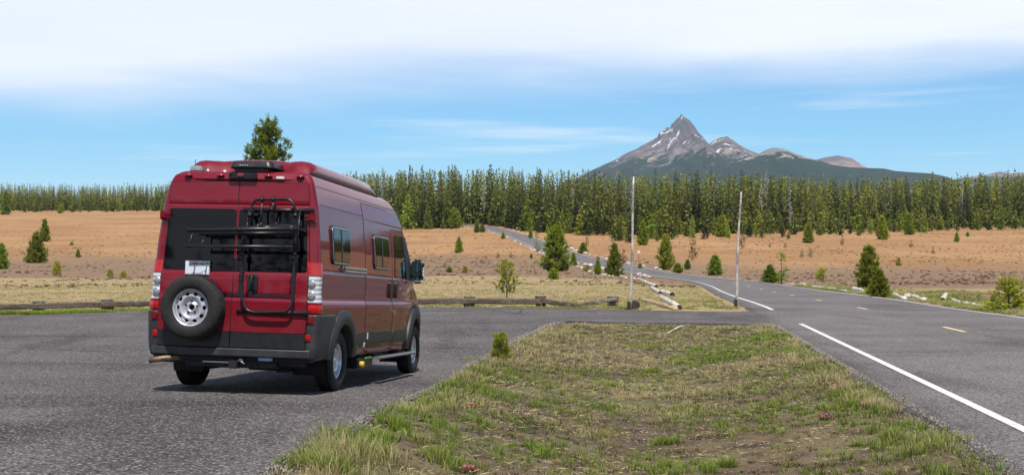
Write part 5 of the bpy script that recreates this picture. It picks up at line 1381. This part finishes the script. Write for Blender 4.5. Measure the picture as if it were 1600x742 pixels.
# ------------------------------------------------------------------ grass, weeds, gravel
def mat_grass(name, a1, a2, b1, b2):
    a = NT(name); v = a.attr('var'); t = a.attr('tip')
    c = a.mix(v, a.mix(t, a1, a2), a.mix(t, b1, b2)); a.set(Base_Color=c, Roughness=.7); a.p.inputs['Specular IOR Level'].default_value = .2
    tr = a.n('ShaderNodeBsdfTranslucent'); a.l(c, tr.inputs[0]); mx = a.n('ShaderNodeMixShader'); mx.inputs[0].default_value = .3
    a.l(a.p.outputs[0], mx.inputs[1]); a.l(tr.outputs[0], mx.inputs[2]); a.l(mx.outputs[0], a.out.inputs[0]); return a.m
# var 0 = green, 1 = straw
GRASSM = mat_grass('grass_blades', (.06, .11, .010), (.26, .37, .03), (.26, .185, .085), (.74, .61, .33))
WEEDM = mat_grass('low_weeds', (.05, .075, .018), (.12, .16, .035), (.10, .06, .035), (.26, .17, .10))
g = np.random.default_rng(21)
def blades(cx, cy, n_per, rad, h, wd, var, lean=.5, name='grass', mat=GRASSM, label='', zoff=None, cat=None):
    """tufts: arrays cx, cy, h, var per tuft; n_per blades each"""
    n = len(cx); idx = np.repeat(np.arange(n), n_per); m_ = len(idx)
    ph = g.uniform(0, 2*math.pi, m_); rr_ = np.sqrt(g.random(m_))*np.broadcast_to(rad, n)[idx]
    X = cx[idx]+rr_*np.cos(ph); Y = cy[idx]+rr_*np.sin(ph)
    Z0 = ground_z(cx, cy)[idx]-.01
    H = np.broadcast_to(h, n)[idx]*g.uniform(.45, 1.1, m_); ph2 = ph+g.normal(0, .7, m_); le = np.abs(g.normal(lean, .25, m_))
    Dx, Dy = np.cos(ph2)*le, np.sin(ph2)*le; W_ = np.broadcast_to(wd, n)[idx]*g.uniform(.6, 1.3, m_)
    fa = g.uniform(0, math.pi, m_); Sx, Sy = np.cos(fa)*W_/2, np.sin(fa)*W_/2
    b = np.stack([X, Y, Z0], -1); sd = np.stack([Sx, Sy, np.zeros(m_)], -1)
    mid = b+np.stack([Dx*H*.35, Dy*H*.35, H*.6], -1); tip = b+np.stack([Dx*H, Dy*H, H*(1-.25*le)], -1)
    V = np.stack([b-sd, b+sd, mid+sd*.75, mid-sd*.75, tip], 1).reshape(-1, 3); k = np.arange(m_)*5
    F4 = np.stack([k, k+1, k+2, k+3], -1); F3 = np.stack([k+3, k+2, k+4], -1)
    vv = np.clip(np.broadcast_to(var, n)[idx]+g.normal(0, .18, m_), 0, 1)
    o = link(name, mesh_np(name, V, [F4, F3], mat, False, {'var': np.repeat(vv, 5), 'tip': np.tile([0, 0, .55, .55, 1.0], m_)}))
    return tag(o, label, cat or name, kind='stuff')
def ground_z(X, Y):
    Z = Gz(X, Y); R = np.hypot(X, Y)
    bump = (fbm(X, Y, 1.4, 3, 3)-.5)*.08*(1-sstep(40, 90, R))
    off = off_pavement(X, Y)
    bank = np.exp(-((X-road_x(Y)-8.5)/2.2)**2)*sstep(34, 44, Y)*(1-sstep(62, 80, Y))
    return Z+bump*off+bank*.30+RISE*rise_mask(X, Y)
# island between the lot and the road
N = 5200; Y = 5.5+27*g.random(N)**.9; X = XL(Y)+(XR(Y)-XL(Y))*g.random(N); k = (fbm(X, Y, 1.1, 41, 3)+.25*g.random(N)) > .53
X, Y = X[k], Y[k]; gr = fbm(X, Y, 2.0, 55, 3); var = np.clip(.54+(.5-gr)*3.8+g.normal(0, .28, len(X)), 0, 1)
edge_ = np.minimum(X-XL(Y), XR(Y)-X); hh_ = g.uniform(.05, .13, len(X))+.07*(edge_ < .8)*g.random(len(X)); 
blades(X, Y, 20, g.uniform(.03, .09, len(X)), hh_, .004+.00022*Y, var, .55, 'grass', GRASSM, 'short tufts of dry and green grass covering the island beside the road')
# bright lush clumps on the lot edge, straw clumps on the road edge
lc = []
for px, py, h, v, r in ((540, 690, .24, .12, .16), (528, 706, .22, .35, .18), (560, 700, .20, .8, .16), (548, 722, .2, .75, .2), (623, 664, .17, .0, .07), (600, 679, .12, .1, .09), (505, 735, .15, .1, .12), (470, 722, .13, .25, .15), (650, 635, .12, .65, .12), (667, 628, .1, .4, .1), (735, 560, .12, .3, .1), (700, 600, .10, .3, .12), (725, 588, .17, .55, .16),
        (745, 578, .17, .6, .14), (640, 640, .1, .6, .12), (700, 726, .14, .15, .12), (680, 712, .1, .2, .1), (750, 660, .12, .2, .12), (845, 700, .10, .1, .1), (1040, 735, .14, .1, .13), (1125, 728, .13, .1, .12), (1290, 640, .12, .35, .1), (1395, 676, .15, .12, .14), (1380, 690, .12, .2, .12), (1455, 690, .18, .4, .18), (1440, 700, .15, .3, .15), (1500, 735, .14, .1, .16),
        (1345, 620, .17, .85, .12), (1365, 632, .18, .9, .14), (1322, 604, .16, .8, .12), (1300, 590, .15, .85, .12), (1375, 636, .16, .95, .1), (1265, 553, .13, .25, .14), (1250, 540, .13, .7, .14), (1225, 520, .12, .6, .16), (1010, 580, .12, .15, .18), (1060, 560, .12, .15, .2), (1090, 545, .1, .2, .2), (950, 600, .1, .2, .15), (1035, 690, .12, .1, .1), (1075, 640, .12, .2, .12), (880, 640, .1, .3, .12), (990, 540, .12, .15, .2), (1150, 545, .12, .3, .2), (860, 525, .11, .3, .25), (830, 545, .1, .5, .2), (905, 520, .11, .4, .25), (1190, 520, .12, .4, .25)):
    x, y = unproj(px, py); lc += [(x+g.normal(0, r*.8), y+g.normal(0, r*1.3), h*g.uniform(.7, 1.1), v, r) for _ in range(7)]
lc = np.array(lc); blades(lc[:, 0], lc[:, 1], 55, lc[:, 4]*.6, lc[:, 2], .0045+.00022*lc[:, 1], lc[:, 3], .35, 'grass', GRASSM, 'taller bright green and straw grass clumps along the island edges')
# creeping weeds and small brown plants
N = 5000; Y = 5.5+27*g.random(N)**.85; X = XL(Y)+(XR(Y)-XL(Y))*g.random(N); k = (fbm(X, Y, .9, 71, 3)+.3*g.random(N)) > .60
X, Y = X[k], Y[k]; blades(X, Y, 22, g.uniform(.04, .12, len(X)), g.uniform(.02, .055, len(X)), .010+.0003*Y, np.clip(.62+(fbm(X, Y, 2.3, 77, 3)-.5)*4, 0, 1), 1.1, 'weeds', WEEDM, 'low creeping brown and green weeds on the soil of the island')
# grass fringe beyond the lot, field band, verges
N = 16000; Y = 43.5+62*g.random(N)**1.35; X = (g.uniform(-40, 1640, N)-CX)/F*Y; k = (off_pavement(X, Y) > .3) & ~((X > 0) & (Y > 30+X*0+999))
k &= (fbm(X, Y, 3, 91, 3) > .42) | (g.random(N) < .25); X, Y = X[k], Y[k]
ok_ = ~((X > road_x(Y)+4) & (Y > 70) & (X > road_x(Y)+9)); X, Y = X[ok_], Y[ok_]
fr = fbm(X, Y, 5, 95, 3); fringe = (Y < 46.5) | ((X > road_x(Y)-12) & (X < road_x(Y)) & (fr > .5)); var = np.where(fringe, .25+.5*g.random(len(X)), .92+g.normal(0, .12, len(X))-(fr > .66)*.35)
blades(X, Y, 11, g.uniform(.06, .2, len(X)), g.uniform(.05, .13, len(X))*(1+.0*Y), .012+.0002*Y, np.clip(var, 0, 1), .6, 'grass', GRASSM, 'thin dry grass over the meadow beyond the log fence')
lcx = []
for px in np.arange(-20, 236, 5): lcx.append((px+g.uniform(-2, 2), 489.5-px*.022+g.uniform(-2, 1.0), .16 if px < 140 else .1, .05))
for px in np.arange(640, 975, 9): lcx.append((px, 481.0+g.uniform(-2, .5), .11, .3 if 720 < px < 870 else .6))
for px, py in ((738, 480), (745, 479.5), (848, 479.5), (893, 480), (958, 480), (985, 481), (1000, 482), (1070, 480), (1090, 478), (1110, 471), (1120, 469), (1130, 468), (1105, 462), (1095, 452), (1085, 449), (1140, 478), (1125, 480)): lcx.append((px, py, .12, .2))
q = [(*unproj(a, b), c, d_) for a, b, c, d_ in lcx]; q = np.array([(x+g.normal(0, .3), y+g.uniform(-.2, .5), c, d_) for x, y, c, d_ in q for _ in range(4)])
q = q[off_pavement(q[:, 0], q[:, 1]) > .2]
blades(q[:, 0], q[:, 1], 34, .16, q[:, 2], .014, q[:, 3], .4, 'grass', GRASSM, 'green grass fringe at the foot of the log fence')
# right verge
N = 5200; Y = 24+86*g.random(N)**1.2; off = 4.0+g.gamma(2.0, .8, N); x, y = road_pt(Y, off); keep = CX+F*x/y < 1640; x, y = x[keep], y[keep]
blades(x, y, 14, g.uniform(.05, .18, len(x)), g.uniform(.08, .2, len(x)), .010+.0002*y, np.clip(.55+(fbm(x, y, 3, 33, 3)-.5)*3, 0, 1), .5, 'grass', GRASSM, 'dry and green grass along the right verge of the road')
N = 26000; Y = 5.5+27*g.random(N)**.85; X = XL(Y)+.1+(XR(Y)-XL(Y)-.2)*g.random(N); k = (fbm(X, Y, .8, 61, 3)+.35*g.random(N)) > .62; X, Y = X[k], Y[k]; n_ = len(X)
a_ = g.uniform(0, 6.28, n_); P = np.column_stack([X, Y, ground_z(X, Y)+g.uniform(.002, .02, n_)]); D = np.column_stack([np.cos(a_), np.sin(a_), g.normal(.05, .15, n_)])
V, Fq = kites(P, D, g.uniform(.04, .14, n_), .004+.0003*Y, g)
tag(link('litter', mesh_np('litter', V, [Fq], GRASSM, False, {'var': np.full(len(V), 1.0), 'tip': np.repeat(g.random(n_), 4)})), 'bits of dry straw and twigs littering the soil of the island', 'litter', kind='stuff')
N = 9000; Y = 95*np.exp(g.random(N)*1.75); X = (g.uniform(-40, 1640, N)-CX)/F*Y; k = (off_pavement(X, Y) > .3) & (Y < front_Y(CX+F*X/Y)*.98) & ((fbm(X, Y*.3, 18, 191, 3) > .45) | (g.random(N) < .3)); X, Y = X[k], Y[k]
blades(X, Y, 7, .08+.0006*Y, g.uniform(.08, .22, len(X)), .03+.0006*Y, np.clip(g.normal(.9, .2, len(X)), 0, 1), .8, 'tussocks', WEEDM, 'small dry brown tussocks dotted over the bare pumice meadow')
# gravel crumbling off the pavement edges
def stones(X, Y, s, name, label, mat):
    n = len(X); base = np.array([(1, 0, 0), (0, 1, 0), (-1, 0, 0), (0, -1, 0), (0, 0, .8), (0, 0, -.6)], float)
    V = base[None]*g.uniform(.6, 1.2, (n, 6, 1))*s[:, None, None]; a = g.uniform(0, 6.28, n); c, s_ = np.cos(a)[:, None], np.sin(a)[:, None]
    V = np.stack([V[..., 0]*c-V[..., 1]*s_, V[..., 0]*s_+V[..., 1]*c, V[..., 2]], -1)+np.stack([X, Y, np.maximum(ground_z(X, Y), np.where(off_pavement(X, Y) > .02, -99, S(X, Y)))+s*.3], -1)[:, None]
    T = np.array([(0, 1, 4), (1, 2, 4), (2, 3, 4), (3, 0, 4), (1, 0, 5), (2, 1, 5), (3, 2, 5), (0, 3, 5)]); Fq = (T[None]+np.arange(n)[:, None, None]*6).reshape(-1, 3)
    o = link(name, mesh_np(name, V.reshape(-1, 3), [Fq], mat, False)); return tag(o, label, 'gravel', kind='stuff')
GRAVM = NT('loose_gravel'); vv = GRAVM.voro(GRAVM.coord(), 30, 'Color'); sp_ = GRAVM.n('ShaderNodeSeparateColor'); GRAVM.l(vv, sp_.inputs[0])
GRAVM.set(Base_Color=GRAVM.mix(sp_.outputs[0], (.07, .06, .055), (.30, .26, .23)), Roughness=.9); GRAVM = GRAVM.m
N = 9000; Y = 5.5+27*g.random(N)**1.2; e = g.random(N) < .5; of = np.abs(g.normal(0, .16, N)); X = np.where(e, XL(Y)+of-.10, XR(Y)-of+.08)
stones(X, Y, g.uniform(.006, .016, N)+.0004*Y, 'gravel', 'loose dark gravel crumbling along both pavement edges of the island', GRAVM)
N = 9000; Y = 5.5+27*g.random(N)**.9; X = XL(Y)+(XR(Y)-XL(Y))*g.random(N)
stones(X, Y, g.uniform(.004, .013, N)+.0003*Y, 'gravel', 'small pebbles scattered over the bare soil of the island', GRAVM)
# pink flower clumps and a bleached branch
PINK = simple('pink_petals', (.50, .12, .17), .6, var=.15, scale=30)
for i, (px, py, lb) in enumerate(((735, 637, 'pink flower clump in the grass right of the van'), (733, 738, 'pink flower clump at the bottom edge of the island'), (1290, 656, 'pink flower clump, largest on the road side of the island'), (1314, 604, 'pink flower clump close to the asphalt edge on the road side'), (1352, 636, 'small pink flower clump nearest the white line'))):
    x, y = unproj(px, py); o = thing('flower_clump', lb, 'flowers', (x, y, float(ground_z(np.array([x]), np.array([y]))[0])))
    P = np.column_stack([g.normal(0, .045, 60), g.normal(0, .035, 60), g.uniform(.03, .06, 60)]); D = np.column_stack([g.normal(0, 1, 60), g.normal(0, 1, 60), g.uniform(.2, 1, 60)]); V, Fq = kites(P, D, .02, .018, g); link('petals', mesh_np('petals', V, [Fq], PINK), o)
    P = np.column_stack([g.normal(0, .05, 70), g.normal(0, .04, 70), np.zeros(70)]); D = np.column_stack([g.normal(0, .5, 70), g.normal(0, .5, 70), np.ones(70)]); V, Fq = kites(P, D, .05, .012, g); link('leaves', mesh_np('leaves', V, [Fq], WEEDM, False, {'var': np.full(len(V), .1), 'tip': np.full(len(V), .5)}), o)
x0, y0 = unproj(1053, 519); o = thing('dead_branch', 'thin bleached branch lying in the far end of the grass island', 'branch', (x0, y0, float(ground_z(np.array([x0]), np.array([y0]))[0])))
bm = tube([(-.2, -.25, .02), (.13, .3, .12), (.28, .5, .16), (.5, .6, .08)], [.02, .018, .014, .01], 6); tube([(.13, .3, .12), (-.05, .2, .05)], [.014, .008], 5, bm=bm); obj_bm('twig', bm, POLEM, o, smooth=True)
